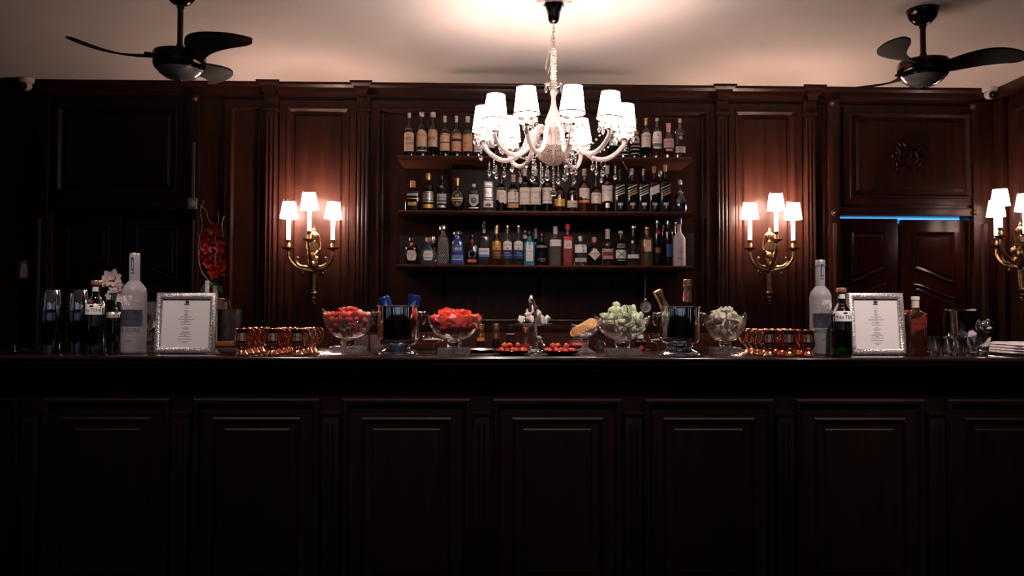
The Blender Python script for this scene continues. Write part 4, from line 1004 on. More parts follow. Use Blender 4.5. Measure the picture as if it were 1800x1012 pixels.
YS_ = YW-.03
p = at(553, 470, YS_); sconce('brass three light sconce with lit white shades on the panel left of the shelves', p, 0, -.0)
p = at(1350, 470, YS_); sconce('brass three light sconce with lit white shades on the panel right of the shelves', p, 0, -.0)
ysc = 5.50
sconce('brass sconce with lit shades on the right side wall, cut by the photo edge', (XR-.03, ysc, zat(1770, 462, ysc)), -PI/2, 0, .25)

# ------------------------------------------------------------------ ceiling fans
def fan(label, cx_, cy_, tips, zc_):
    t = thing('ceiling_fan', label, 'ceiling fan', (cx_, cy_, ZC), 0, 'three blade ceiling fans')
    MB().lathe([(0, -.085), (.020, -.085), (.045, -.074), (.068, -.05), (.080, -.02), (.083, 0), (0, 0)], 32).build('canopy', BRONZE, t)
    h = ZC-zc_       # centre of the motor below the ceiling
    MB().lathe([(0, -h+.03), (.032, -h+.03), (.026, -h+.055), (.019, -h+.07), (.019, -h+.085), (.015, -h+.09), (.015, -.10), (.019, -.098), (.019, -.08), (0, -.08)], 24).build('down_rod', BRONZE, t)
    MB().lathe([(0, -h-.045), (.108, -h-.050), (.120, -h-.040), (.130, -h-.020), (.132, -h+.030), (.128, -h+.040), (.10, -h+.050), (.06, -h+.062), (0, -h+.065)], 48).build('motor_housing', BRONZE, t)
    g = MB().lathe([(0, -h-.098), (.03, -h-.096), (.07, -h-.084), (.100, -h-.062), (.113, -h-.046), (0, -h-.044)], 40).build('glass_bowl', mat('grey_glass_bowl', (.30, .28, .29), .15, coat=1), t)
    MB().lathe([(0, -h-.112), (.006, -h-.110), (.009, -h-.103), (.006, -h-.097), (0, -h-.097)], 12).build('finial', BRONZE, g)
    for a in tips:
        m = MB(); n = 18; vs = []; fs = []
        R = .515; up = .022
        for k in range(n+1):
            t_ = k/n; s_ = .11+(R-.11)*t_
            bow = -.11*math.sin(PI*min(1, t_*1.02))**1.0*(1-.25*t_)      # bulge to the clockwise side
            wd = .043+.030*math.sin(PI*min(1, t_*.95)**.8)
            if t_ > .80: wd *= math.sqrt(max(.02, 1-((t_-.80)/.20)**2))
            pit = .38-.20*t_; z = up*t_
            for sg in (-1, 1):
                yy = bow+sg*wd
                for th in (-.005, .005): vs.append((s_, yy, z-sg*wd*math.sin(pit)*1.0+th))
        for k in range(n):
            q = 4*k; w_ = q+4
            fs += [(q, w_, w_+2, q+2), (q+1, q+3, w_+3, w_+1), (q, q+1, w_+1, w_), (q+2, w_+2, w_+3, q+3)]
        fs += [(0, 2, 3, 1), (4*n, 4*n+1, 4*n+3, 4*n+2)]
        m.add(vs, fs); m.box(.10, .17, -.03, .03, -.008, .004, .003)
        b = m.build('blade', BLADE, t, (0, 0, -h+.012), ang=50); b.rotation_euler = (0, 0, math.radians(a))
    return t
fy = 4.12; fp = at(316, 108, fy)
fan('dark bronze ceiling fan with glass bowl at left', fp.x, fy, (210, 330, 90), fp.z)
fy = 4.28; fp = at(1623, 122, fy)
fan('dark bronze ceiling fan with glass bowl at right', fp.x, fy, (232, 347, 108), fp.z)

# ------------------------------------------------------------------ security cameras, small wall things
def dome(px, py, desc, mt):
    p = at(px, py, YW-.07)
    t = thing('security_camera', desc, 'security camera', (p.x, p.y, ZC), group='dome security cameras')
    MB().lathe([(0, -.03), (.045, -.03), (.055, -.018), (.058, 0), (0, 0)], 28).build('mount', mt, t)
    MB().ball((0, -.004, -.048), .037, 20, 12).build('ball_housing', mt, t)
    m = MB(); m.M = Matrix.Translation((0, -.034, -.058)) @ Matrix.Rotation(PI/2+.35, 4, 'X')
    m.lathe([(0, 0), (.024, 0), (.026, .006), (.021, .008), (0, .004)], 24); m.build('lens', BLACKCAP, t)
CAMW = mat('camera_white', (.55, .48, .46), .4)
dome(47, 150, 'white dome security camera under the ceiling at far left', CAMW)
dome(1739, 170, 'white dome security camera in the right ceiling corner', CAMW)
p = at(42, 473, YW-.045)
t = thing('fire_extinguisher_sign', 'small red sign with pale extinguisher picture on the dark wall at far left', 'sign', p)
MB().box(-.045, .045, 0, .003, -.075, .065).build('sign_plate', mat('sign_red', (.10, .004, .006), .5), t)
m = MB(); m.outline([(-.025, -.06), (.025, -.06), (.025, .02), (.018, .035), (.006, .042), (.006, .052), (-.006, .052), (-.006, .042), (-.018, .035), (-.025, .02)], [(0, 0), (0, .001)], y=0)
m.outline([(-.030, .045), (-.026, .040), (0, .050), (.024, .047), (.024, .053), (0, .058)], [(0, 0), (0, .001)], y=0)
m.build('extinguisher_picture', mat('sign_white', (.5, .5, .5), .6), t)
p = at(339, 358, YW-.05)
t = thing('wall_thermostat', 'small round dial control box on the dark left door casing', 'control box', p)
MB().box(-.032, .032, -.022, .004, -.04, .04, .005).build('box', mat('dull_box', (.10, .09, .09), .4), t)
m = MB(); m.M = Matrix.Translation((0, -.022, 0)) @ Matrix.Rotation(PI/2, 4, 'X'); m.lathe([(0, 0), (.022, 0), (.02, .006), (0, .008)], 20); m.build('dial', mat('dull_dial', (.18, .17, .17), .3), t)
MB().box(-.012, .012, -.006, .004, .041, .45, .003).build('cable_duct', mat('duct_brown', (.05, .04, .04), .4), t)

# ================================================================== things on the bar
def bx(px, Y): return xat(px, Y, ZB+.05)
def bh(px, py, Y): return zat(px, py, Y)-ZB          # height above the bar top of a photo point at depth Y
def sc_(Y): return Y/F
# ---- shakers
def shaker(px, wpx, ytop, yj, Y, label):
    s = sc_(Y); H = bh(px, ytop, Y); zj = bh(px, yj, Y); r = wpx*s/2
    t = thing('cocktail_shaker', label, 'shaker', (bx(px, Y), Y, ZB), 0, 'steel cocktail shakers')
    MB().lathe([(0, 0), (r*.72, 0), (r*.76, .004), (r*.86, zj*.35), (r*.97, zj*.75), (r, zj-.004), (r*.985, zj), (0, zj)], 36).build('mixing_tin', DSTEEL, t)
    MB().lathe([(0, zj), (r*.90, zj), (r*.92, zj+.004), (r*.86, zj+(H-zj)*.4), (r*.74, H-.004), (r*.70, H), (r*.66, H), (r*.66, H-.003), (0, H-.003)], 36).build('upper_tin', CHROME, t)
    return t
shaker(88.5, 37, 509.5, 549, 3.26, 'steel cocktail shaker with two stacked tins, leftmost on the bar')
shaker(137, 36, 509.5, 549, 3.30, 'steel cocktail shaker between the other shaker and the green gin bottles')
# small dish at the far left
s = sc_(3.3); t = thing('small_dish', 'small dark dish with a short upright handle at the far left of the bar', 'dish', (bx(26, 3.3), 3.3, ZB))
MB().lathe([(0, 0), (.020, 0), (.036, .006), (.038, .009), (.034, .008), (.018, .003), (0, .003)], 28).build('plate', DSTEEL, t)
MB().tube([(0, 0, .004), (.002, 0, .02), (-.002, 0, .034)], [.003, .002, .003], 8).build('handle', STEEL, t)

# ---- big bottles: reuse the bottle builder with the bar top as base
def bar_bottle(px, wpx, ytop, Y, *a, **k):
    g = k.pop('group', None)
    return bottle(px, wpx, ytop, ZB, Y, *a, g, **k)
GLS_FROSTB = glass('frosted_vodka_glass', (.62, .60, .62), .4, .6, haze=.62, hazecol=(.50, .46, .47))
FROSTPR = mat('pale_etching', (.78, .74, .76), .5)
DARKPR = mat('slate_print', (.055, .055, .085), .4, noise=60, vary=.3)
def palace(side):
    def ex(t, bd, r, H, s, px, yt):
        rn = random.Random(11+side); m = MB()
        def br(x, z, a, l, d):
            x2, z2 = x+l*math.sin(a), z+l*math.cos(a)
            if abs(x2) > r*.93: return
            m.tube([(x, bd.front(x, z)-.0006, z), ((x+x2)/2, bd.front((x+x2)/2, (z+z2)/2)-.0006, (z+z2)/2), (x2, bd.front(x2, z2)-.0006, z2)], .0006 if d > 1 else .0009, 4)
            if d < 4:
                for _ in range(2 if d else 3): br(x2, z2, a+rn.uniform(-.75, .75), l*.78, d+1)
        for k in range(5): br(-side*r*(-.2+.16*k)*1.0, H*.435, rn.uniform(-.25, .25)-side*.25, H*.045, 0)
        m.build('etched_branches', FROSTPR, t)
        q = MB()
        v, f = label_patch(bd, -r*.9, r*.9, H*.345, H*.375, 'rect', .0012); q.add(v, f)
        for k in range(-3, 4):
            v, f = label_patch(bd, (k-.22)*r*.27, (k+.22)*r*.27, H*.35, H*.415, 'rect', .0014); q.add(v, f)
        v, f = label_patch(bd, -r*.9, r*.9, H*.40, H*.44, 'peak', .0012); q.add(v, f)
        q.build('palace_print', DARKPR, t)
        z = H*.42; zz_ = H*.94
        v, f = label_patch(bd, -.0055, .0055, H*.80, H*.955, 'rect', .0018); nl = MB().add(v, f).build('neck_label', BLUEP, t)
        MB().text('Belvedere', .006, (0, H*.885), maxw=H*.10, drape=lambda a_, b_: bd.front(0, b_), off=.0026, rot=PI/2).build('lettering', WHITE, nl, smooth=False)
        MB().text('B', .008, (0, H*.815), maxw=.008, drape=bd.front, off=.0026).build('lettering', WHITE, nl, smooth=False)
    return ex
vod = auto_prof(.615, .735, .43, 1, lip=False, pw=.5); 
for px, w, yt, Y, sd, lab in ((235, 41, 445, 3.27, 1, 'large frosted vodka bottle with palace print, left of the left menu frame'), (1442.5, 37, 457, 3.30, -1, 'large frosted vodka bottle with palace print, behind the copper mugs at right')):
    bar_bottle(px, w, yt, Y, GLS_FROSTB, vod, ('cyl', 11, SILVP), [(550 if sd > 0 else 556, 573 if sd > 0 else 577, .93, glass('print_clear', (.5, .5, .52), .4, .5, haze=.3, hazecol=(.1, .1, .14)), 'rect', []),
        (573 if sd > 0 else 577, 584 if sd > 0 else 588, .90, GLS_FROSTB, 'rect', [('BELVEDERE', .5, .62, DARKPR)]), (594, 600, .5, GLS_FROSTB, 'rect', [('VODKA', .5, .45, DARKPR)])], lab, name='vodka_bottle', extra=palace(sd), group='frosted vodka bottles on the bar', capr=8.6)
def ten(px, w, yt, ya, yb, Y, lab):
    def ex(t, bd, r, H, s, px, y0):
        MB().ball((-r*.15, bd.front(-r*.15, H*.70)+.001, H*.70), .0085, 12, 6, .9).build('wax_seal', mat('dark_red_seal', (.22, .02, .04), .4), t)
        m = MB()
        for k in range(16):
            a = 2*PI*k/16; m.tube([(r*.99*math.cos(a), r*.99*math.sin(a), .01), (r*.995*math.cos(a), r*.995*math.sin(a), H*.50)], .0012, 5)
        m.build('fluting', GLS_GREEN, t)
        m = MB(); m.ball((0, 0, .020), r*.6, 14, 8, .75); m.build('glass_punt', mat('lit_green_glass', (.30, .62, .28), .1, trans=.5, vary=.4, noise=120), t)
    bar_bottle(px, w, yt, Y, GLS_GREEN, auto_prof(.60, .80, .36, pw=.6), ('cork', 11, PINKCAP), [(yt+11, yt+19, .30, WHITE, 'rect', []), (ya, yb, .97, WHITE, 'rect', [('No TEN', .42, .30, K), ('#dotc', .80, .2, K)])], lab, name='gin_bottle', extra=ex, group='green gin bottles on the bar', capr=7.4)
ten(168, 34, 493, 534, 552, 3.28, 'green gin bottle with white label reading No TEN beside the left shakers')
ten(1479.5, 35, 506, 547, 565, 3.19, 'green gin bottle with white label reading No TEN beside the right menu frame')
bar_bottle(199, 26, 513, 3.42, GLS_GREEN, auto_prof(.62, .76, .36), ('cyl', 9, GLS_CUT), [(548, 558, .97, SILVP, 'rect', [])], 'smaller green bottle with clear stopper and narrow silver band label', name='gin_bottle', n=2, capr=7.5, group='green gin bottles on the bar')
def jw(t, bd, r, H, s, px, yt):
    m = MB()
    v, f = label_patch(bd, -r*.95, r*.95, H*.46, H*.475, 'rect', .0014, .42); m.add(v, f)
    v, f = label_patch(bd, -r*.95, r*.95, H*.64, H*.655, 'rect', .0014, .42); m.add(v, f); m.build('label_border', RGOLD, t)
WHISKY = mat('whisky', (.45, .15, .03), .05, trans=.85, vary=.3)
bar_bottle(1609.5, 32, 521, 3.30, GLS_AMBER, auto_prof(.68, .80, .34), ('foil', 20, WHITECAP), [(558, 580, .95, mat('deep_red_label', (.16, .014, .010), .45), 'rect', [('RED LABEL', .5, .16, RGOLD)], .42)], 'square whisky bottle with slanted red label right of the right menu frame', name='whisky_bottle', n=5, dr=.9, extra=jw, group='whisky bottles on the bar', capr=7.2)
bar_bottle(1594, 18, 545, 3.46, GLS_BROWN, auto_prof(.62, .80, .34), ('cyl', 9, REDCAP), [], 'dark brown bottle hidden behind the menu frame and the red label whisky', name='whisky_bottle', n=4, group='whisky bottles on the bar')

# ---- menu frames
def menu(pxa, pxb, yt, yb, Y, label, rz, tilt=.10):
    s = sc_(Y); W_ = (pxb-pxa)*s; H = (yb-yt)*s
    t = thing('menu_frame', label, 'picture frame', (bx((pxa+pxb)/2, Y), Y-.01, ZB), rz, 'silver framed menus on the bar')
    piv = bpy.data.objects.new('frame', None)
    m = MB(); m.M = Matrix.Rotation(-tilt, 4, 'X')
    m.rect(-W_/2, W_/2, .004, H, [(0, -.012), (0, .006), (.004, .011), (.012, .013), (.020, .010), (.024, .004), (.024, 0)], False)
    m.box(-W_/2, W_/2, .010, .014, .004, H)
    m.build('frame_moulding', SILVERM, t)
    m = MB(); m.M = Matrix.Rotation(-tilt, 4, 'X')
    m.box(-W_/2+.022, W_/2-.022, .001, .004, .026, H-.022); pg = m.build('menu_page', PAPER, t)
    y = -.0002
    m = MB(); m.M = Matrix.Rotation(-tilt, 4, 'X'); zt_ = H-.036
    m.outline([(-.003, zt_-.008), (.003, zt_-.008), (.0045, zt_-.002), (.0045, zt_+.004), (-.0045, zt_+.004), (-.0045, zt_-.002)], [(0, 0), (0, .0004)], y=y)
    for sg in (-1, 1):
        m.outline([(sg*.006-.0015, zt_-.007), (sg*.006+.0015, zt_-.007), (sg*.009+.0015, zt_), (sg*.008, zt_+.005), (sg*.007-.0015, zt_)], [(0, 0), (0, .0004)], y=y)
    m.outline([(-.004, zt_+.006), (.004, zt_+.006), (.003, zt_+.009), (0, zt_+.0075), (-.003, zt_+.009)], [(0, 0), (0, .0004)], y=y)
    m.box(-.011, .011, y-.0004, y, zt_-.0125, zt_-.0105)
    m.build('printed_crest', INK, pg)
    m = MB(); m.M = Matrix.Rotation(-tilt, 4, 'X')
    widths = [0, .019, 0, .019, .011, .011, .017, .014, .046, .014, .066, .012, .042, .009, .044, 0, .010, .032, .022, 0, .028, .034, .050, .014, .054, 0, .052, 0, .032, .016]
    z = zt_-.016
    rn = random.Random(4)
    for wd in widths:
        z -= (H-.098)/len(widths)
        if wd:
            x = -wd/2
            while x < wd/2:
                l = min(rn.uniform(.002, .006), wd/2-x); m.box(x, x+l, y-.0003, y, z, z+.0009); x += l+.0008
    m.build('printed_lines', mat('faint_ink', (.12, .11, .12), .7), pg)
    m = MB(); m.M = Matrix.Rotation(.30, 4, 'X'); m.box(-.02, .02, .012, .016, .002, H*.62); 
    m.M = Matrix.Translation((0, .052, 0)) @ Matrix.Rotation(.16, 4, 'X'); m2 = MB(); m2.M = m.M; m2.box(-.018, .018, 0, .003, .001, H*.55)
    m2.build('easel_back', BLACKP, t)
    return t
menu(274, 377, 512, 619, 3.26, 'silver framed white menu standing on the left of the bar', 0)
menu(1492, 1592, 517, 628, 3.28, 'silver framed white menu standing on the right of the bar', .03)

# ---- copper mugs
def make_mug(label, loc, r, H, rz):
    t = thing('copper_mug', label, 'mug', loc, rz, 'copper mugs on the bar')
    prof = [(0, 0), (r*.84, 0), (r*.86, .002), (r*.78, .006), (r*.50, H*.17), (r*.47, H*.21), (r*.70, H*.27), (r*.93, H*.38), (r*.99, H*.50), (r*.93, H*.68), (r*.86, H*.82), (r*.90, H*.94), (r, H),
            (r*.97, H*1.003), (r*.86, H*.93), (r*.82, H*.80), (r*.90, H*.62), (r*.90, H*.42), (r*.5, H*.27), (0, H*.26)]
    MB().lathe(prof, 36).build('cup', COPPER, t)
    c = bez([(r*.88, 0, H*.86), (r*1.10, 0, H*.97), (r*1.48, 0, H*.92), (r*1.62, 0, H*.72), (r*1.35, 0, H*.48), (r*1.02, 0, H*.33), (r*.90, 0, H*.36)], 6)
    MB().tube(c, [.0040]*len(c), 8).build('handle', COPPER, t)
    return t
mug0 = None
rows = ['front', 'second', 'third', 'back']
for side in (0, 1):
    cols = ((427, 0), (480, 1), (525, 2)) if side == 0 else ((1419, 2), (1385, 1), (1352, 0))
    for px, ci in cols:
        for k in range(4):
            Y = 3.245+.082*k; xc = bx(px, 3.245)
            if side == 1: xc += 0
            nm = ('left', 'middle', 'right')[ci]
            lab = 'shiny copper mug in the %s column of the %s mug group, %s from the front' % (nm, 'left' if side == 0 else 'right', ('first', 'second', 'third', 'last')[k])
            loc = (xc+rnd.uniform(-.003, .003), Y, ZB+.0003); rz = (-.25 if side == 0 else 2.15)+rnd.uniform(-.1, .1)
            if mug0 is None: mug0 = make_mug(lab, loc, .0335, .104, rz)
            else: dup(mug0, loc, (0, 0, rz), lab)

# ---- footed glass bowls
def boat(a, r, z, k=.10, zr=.01):
    c = abs(math.cos(a)); return (1+k*c**10*min(1, max(0, z-.10)/.06)+.018*math.cos(12*a+z*55), zr*c**10*min(1, max(0, (z-.12))/.03))
def ears(a, r, z):
    c = abs(math.cos(a)); return (1+.02*math.cos(14*a), .022*c**14*min(1, max(0, z-.11)/.04))
def glass_bowl(label, px, wpx, yrim, ybot, yfoot, Y, mod, wf=.62):
    s = sc_(Y); R = wpx*s/2; zr = bh(px, yrim, Y); zb = bh(px, ybot, Y); t = thing('footed_glass_bowl', label, 'bowl', (bx(px, Y), Y, ZB), 0, 'footed glass bowls of fruit')
    h = zr-zb; out = []
    for k in range(9):
        u = k/8; out.append((R*(.28+.72*math.sin(u*PI/2*.98)**.9), zb+h*(1-math.cos(u*PI/2))**.82))
    th = .004; inn = [(max(0.001, r-th), z+(.006 if i < 2 else .002)) for i, (r, z) in enumerate(out)]
    inn[-1] = (out[-1][0]-th*.8, out[-1][1])
    MB().lathe([(0, zb)]+out+inn[::-1]+[(0, zb+.006)], 64, mod=mod).build('bowl', GLS_CUT, t, ang=60)
    b = MB(); wq = wf*R
    b.lathe([(0, zb-.001), (R*.30, zb-.002), (R*.26, zb-.008), (R*.30, zb-.010), (R*.30, zb-.016)]+[(R*.27, .032), (R*.30, .028), (0, .028)], 28)
    b.build('stem', SOLIDG, t)
    b = MB(); b.box(-wq, -.0006, -wq, -.0006, .001, .027, .004); b.box(.0006, wq, -wq, -.0006, .001, .027, .004); b.box(-wq, wq, .0006, wq, .001, .027, .004)
    b.box(-wq*.94, wq*.94, -wq*.94, wq*.94, .0, .002)
    b.build('square_foot', GLS_BASE, t)
    return t, R, zb, zr
# fruit pieces: irregular chunks
def hull(n, sx_, sy_, sz_, seed, rn_=.25):
    r_ = random.Random(seed); bm = bmesh.new()
    for k in range(n):
        v = Vector((r_.gauss(0, 1), r_.gauss(0, 1), r_.gauss(0, 1))).normalized()*(1-rn_*r_.random())
        bm.verts.new((v.x*sx_, v.y*sy_, v.z*sz_))
    g = bmesh.ops.convex_hull(bm, input=bm.verts[:])
    bmesh.ops.delete(bm, geom=[x for x in g['geom_interior'] if isinstance(x, bmesh.types.BMVert)], context='VERTS')
    bmesh.ops.bevel(bm, geom=bm.edges[:], offset=min(sx_, sy_, sz_)*.06, segments=1, affect='EDGES')
    return bm
def cube_chunk(s_, seed):
    r_ = random.Random(seed); bm = bmesh.new(); bmesh.ops.create_cube(bm, size=s_)
    for v in bm.verts: v.co += Vector([r_.uniform(-.16, .16)*s_ for _ in range(3)])
    bmesh.ops.bevel(bm, geom=bm.edges[:], offset=s_*.10, segments=2, affect='EDGES'); return bm
MELON_RED = mat('watermelon_flesh', (.80, .07, .045), .30, noise=40, vary=.35, bump=.4, bscale=120, sss=.3)
STRAW = mat('strawberry_red', (.52, .020, .014), .28, noise=25, vary=.45, bump=.6, bscale=260, coat=.3)
STRAW2 = mat('strawberry_cut', (.66, .10, .04), .35, noise=30, vary=.3, bump=.3, bscale=160)
LYCHEE = mat('pale_fruit', (.72, .55, .42), .35, noise=20, vary=.08)
PEAR = mat('pear_flesh', (.82, .78, .62), .38, noise=30, vary=.12, bump=.2, bscale=90)
CUKE = mat('pale_green_flesh', (.50, .60, .38), .35, noise=35, vary=.22, bump=.2, bscale=90)
CUKE2 = mat('creamy_green_flesh', (.74, .78, .58), .35, noise=35, vary=.15, bump=.2, bscale=90)
RIND = mat('green_rind', (.05, .12, .02), .4, noise=40, vary=.3)
COCO = mat('white_fruit', (.85, .80, .72), .42, noise=30, vary=.08, bump=.2, bscale=90)
ORFL = mat('orange_flesh', (.80, .34, .07), .32, noise=60, vary=.3, bump=.4, bscale=150)
ORRD = mat('orange_rind', (.92, .72, .46), .45, noise=60, vary=.12)
def fill(protos, origin, R, zb, zr, ztop, size, label, group, seed, keep_back=.5):
    """lay pieces in a bowl: positions spaced apart inside the bowl and heaped over its rim"""
    rn = random.Random(seed); pos = []; cnt = 0
    h = zr-zb
    def inside(p):
        x, y, z = p; q = math.hypot(x, y)
        if z < zr:
            u = max(0.0, (z-zb-size*.2)/h); rr = R*max(.30, math.sqrt(max(0, 1-(1-min(1, u))**2.1)))-size*.42
            return q < rr
        return z < zr+(ztop-zr)*(1-(q/(R*.80))**2) and q < R*.80
    z = zb+size*.40; lay = 0
    while z < ztop:
        step = size*.93; k = int(2*R/step)+2
        for i in range(-k, k+1):
            for j in range(-k, k+1):
                x = i*step+(j % 2)*step*.5+rn.uniform(-.12, .12)*size+(lay % 2)*step*.4; y = j*step*.87+rn.uniform(-.12, .12)*size
                p = (x, y, z+rn.uniform(-.14, .14)*size)
                if not inside(p): continue
                # only pieces the eye can reach: near the wall, near the top, front half
                deep = inside((x*1.0, y, p[2]+size*1.2)) and inside((x, y-size*1.25, p[2]))
                if deep or (y > R*.35 and p[2] < zr): continue
                pos.append(p)
        z += size*.80; lay += 1
    for p in pos:
        pr = rn.choice(protos)
        loc = (origin[0]+p[0], origin[1]+p[1], origin[2]+p[2]); rot = (rn.uniform(0, 6.28), rn.uniform(0, 6.28), rn.uniform(0, 6.28))
        if isinstance(pr, tuple): pr, lb = pr
        else: lb = label
        o = pr.copy(); COL.objects.link(o); o.location = loc; o.rotation_euler = rot
        hgt = 'on top of the heap' if p[2] > zr-size*.4 else 'under the rim' if p[2] > zb+(zr-zb)*.5 else 'low in the bowl'
        sd = 'left side' if p[0] < -R*.3 else 'right side' if p[0] > R*.3 else 'middle'
        tag(o, lb+', '+hgt+', '+sd, 'fruit piece', group)
        for c in pr.children: c2 = c.copy(); COL.objects.link(c2); c2.parent = o
        cnt += 1
    return cnt
PROTO = []
def proto(mb, name, mt):
    o = mb.build(name, mt); PROTO.append(o); return o
def retire():
    for o in PROTO:
        for c in list(o.children): bpy.data.objects.remove(c)
        bpy.data.objects.remove(o)
    PROTO.clear()
# bowl 1: strawberries with a few pale fruits
Y1 = 3.42
t, R, zb, zr = glass_bowl('footed glass bowl with raised ends full of strawberries, left of the blue cans', 612.5, 90, 552, 594, 608, Y1, ears)
def berry(seed, sz=.017):
    r_ = random.Random(seed)
    return MB().lathe([(0, -sz), (sz*.45, -sz*.8), (sz*.80, -sz*.3), (sz*.92, sz*.15), (sz*.75, sz*.6), (sz*.35, sz*.85), (0, sz*.9)], 14, mod=lambda a, r, z: (1+.08*math.sin(3*a+seed), 0))
pr = [proto(berry(1, .0150), 'strawberry', STRAW), proto(berry(2, .0135), 'strawberry', STRAW), proto(berry(3, .0155), 'strawberry', STRAW2), proto(MB().bm(hull(16, .015, .013, .011, 9, .1)), 'strawberry', STRAW)]
G = 'strawberries in the left glass bowl'
fill(pr, (bx(612.5, Y1), Y1, ZB), R*.97, zb+.004, zr, bh(612, 541, Y1), .0270, 'red strawberry in the bowl left of the cans', G, 21)
ly = proto(MB().ball((0, 0, 0), .0125, 16, 10, .9), 'peeled_lychee', LYCHEE)
for px, py, dy, l in ((632.5, 548, -.02, 'round pale peeled fruit on top of the strawberries, the larger one'), (647, 552, -.03, 'round pale peeled fruit among the strawberries near the right rim')):
    p = at(px, py, Y1+dy); o = ly.copy(); COL.objects.link(o); o.location = p; tag(o, l, 'fruit')
retire()
# bowl 2: watermelon
Y2 = 3.30
t, R, zb, zr = glass_bowl('wide footed glass bowl full of watermelon chunks', 799, 92, 556, 597, 611, Y2, boat)
pr = [proto(MB().bm(cube_chunk(.027, k)), 'watermelon_chunk', MELON_RED) for k in range(5)]
fill(pr, (bx(799, Y2), Y2, ZB), R*.98, zb+.004, zr, bh(799, 547, Y2), .0290, 'red watermelon chunk in the glass bowl', 'watermelon chunks in the glass bowl', 22)
retire()
# bowl 3: green fruit
Y3 = 3.28
t, R, zb, zr = glass_bowl('wide footed glass bowl heaped with pale green fruit', 1094, 92, 558.5, 597, 612, Y3, boat)
pr = []
for k in range(4):
    m = MB(); n = 14; vs = []   # half-moon slice with rind
    rr = .021; th = .008
    pts = [(rr*math.cos(PI*i/n), rr*math.sin(PI*i/n)*.85) for i in range(n+1)]
    m.prism(pts[::-1], -th, th); o = proto(m, 'green_fruit_slice', CUKE if k % 2 else CUKE2)
    q = MB(); q.tube([(x, 0, z) for x, z in pts], .0028, 6); q.build('rind', RIND if k == 0 else CUKE, o); pr.append(o)
for k in range(3): pr.append(proto(MB().bm(hull(14, .022, .018, .014, 50+k, .12)), 'green_fruit_chunk', CUKE2 if k < 2 else CUKE))
fill(pr, (bx(1094, Y3), Y3, ZB), R*.98, zb+.004, zr, bh(1094, 533, Y3), .0330, 'pale green fruit piece in the glass bowl', 'green fruit pieces in the glass bowl', 23)
retire()
# bowl 4: pear
Y4 = 3.40
t, R, zb, zr = glass_bowl('footed glass bowl with square ears full of white pear wedges, left of the copper mugs', 1274.5, 74, 558, 599, 612, Y4, ears)
pr = [proto(MB().bm(hull(7, .025, .018, .017, 70+k, .05)), 'pear_wedge', PEAR) for k in range(5)]
fill(pr, (bx(1274.5, Y4), Y4, ZB), R*.98, zb+.004, zr, bh(1274, 540, Y4), .0290, 'cream white pear wedge in the glass bowl', 'pear wedges in the glass bowl', 24)
retire()
m = MB()
zq = ZB+zr; xq = bx(1274.5, Y4)
# small orange bowl
YO = 3.43; s = sc_(YO)
t = thing('stemmed_glass_dish', 'stemmed glass dish full of orange slices', 'bowl', (bx(1028, YO), YO, ZB))
zr = bh(1028, 572, YO); zb = bh(1028, 592, YO); R = 25*s
out = [(R*(.2+.8*math.sin(u*PI/2)), zb+(zr-zb)*(1-math.cos(u*PI/2))**.9) for u in [k/7 for k in range(8)]]
MB().lathe([(0, zb)]+out+[(r-.003, z+.002) for r, z in out[::-1]]+[(0, zb+.005)], 48, mod=lambda a, r, z: (1+.02*math.cos(10*a+z*60), .010*abs(math.cos(a))**8*min(1, max(0, z-zr+.02)/.02))).build('bowl', GLS_CUT, t)
MB().lathe([(0, 0), (.040, 0), (.040, .004), (.030, .012), (.016, .022), (.009, .032), (.014, .040), (.010, .048), (.018, zb-.006), (.012, zb), (0, zb)], 32, mod=lambda a, r, z: (1+.04*math.cos(10*a), 0)).build('stem_and_foot', GLS_BASE, t)
so = MB().lathe([(0, -.003), (.0215, -.003), (.0215, .003), (0, .003)], 26).build('orange_slice', ORFL)
q = MB(); ring(q, .0215, 0, .0030, 26); q.lathe([(0, -.0034), (.003, -.0034), (.003, .0034), (0, .0034)], 8)
for k in range(9): a = 2*PI*k/9; q.box(-.0004, .0004, 0, .0001, -.001, .001) if False else q.tube([(.003*math.cos(a), .003*math.sin(a), .0031), (.019*math.cos(a), .019*math.sin(a), .0031)], .0006, 4)
q.build('rind', ORRD, so)
for k in range(5):
    o = so if k == 0 else dup(so)
    px = 1011+k*7.0; py = 583-k*3.6
    p = at(px, py, YO+.016-.010*k); o.location = (p.x, p.y, p.z); o.rotation_euler = (1.05+.05*k, .10, -.75+.09*k)
    tag(o, 'orange slice overlapping others in the small stemmed glass dish', 'fruit slice', 'orange slices in the stemmed dish')

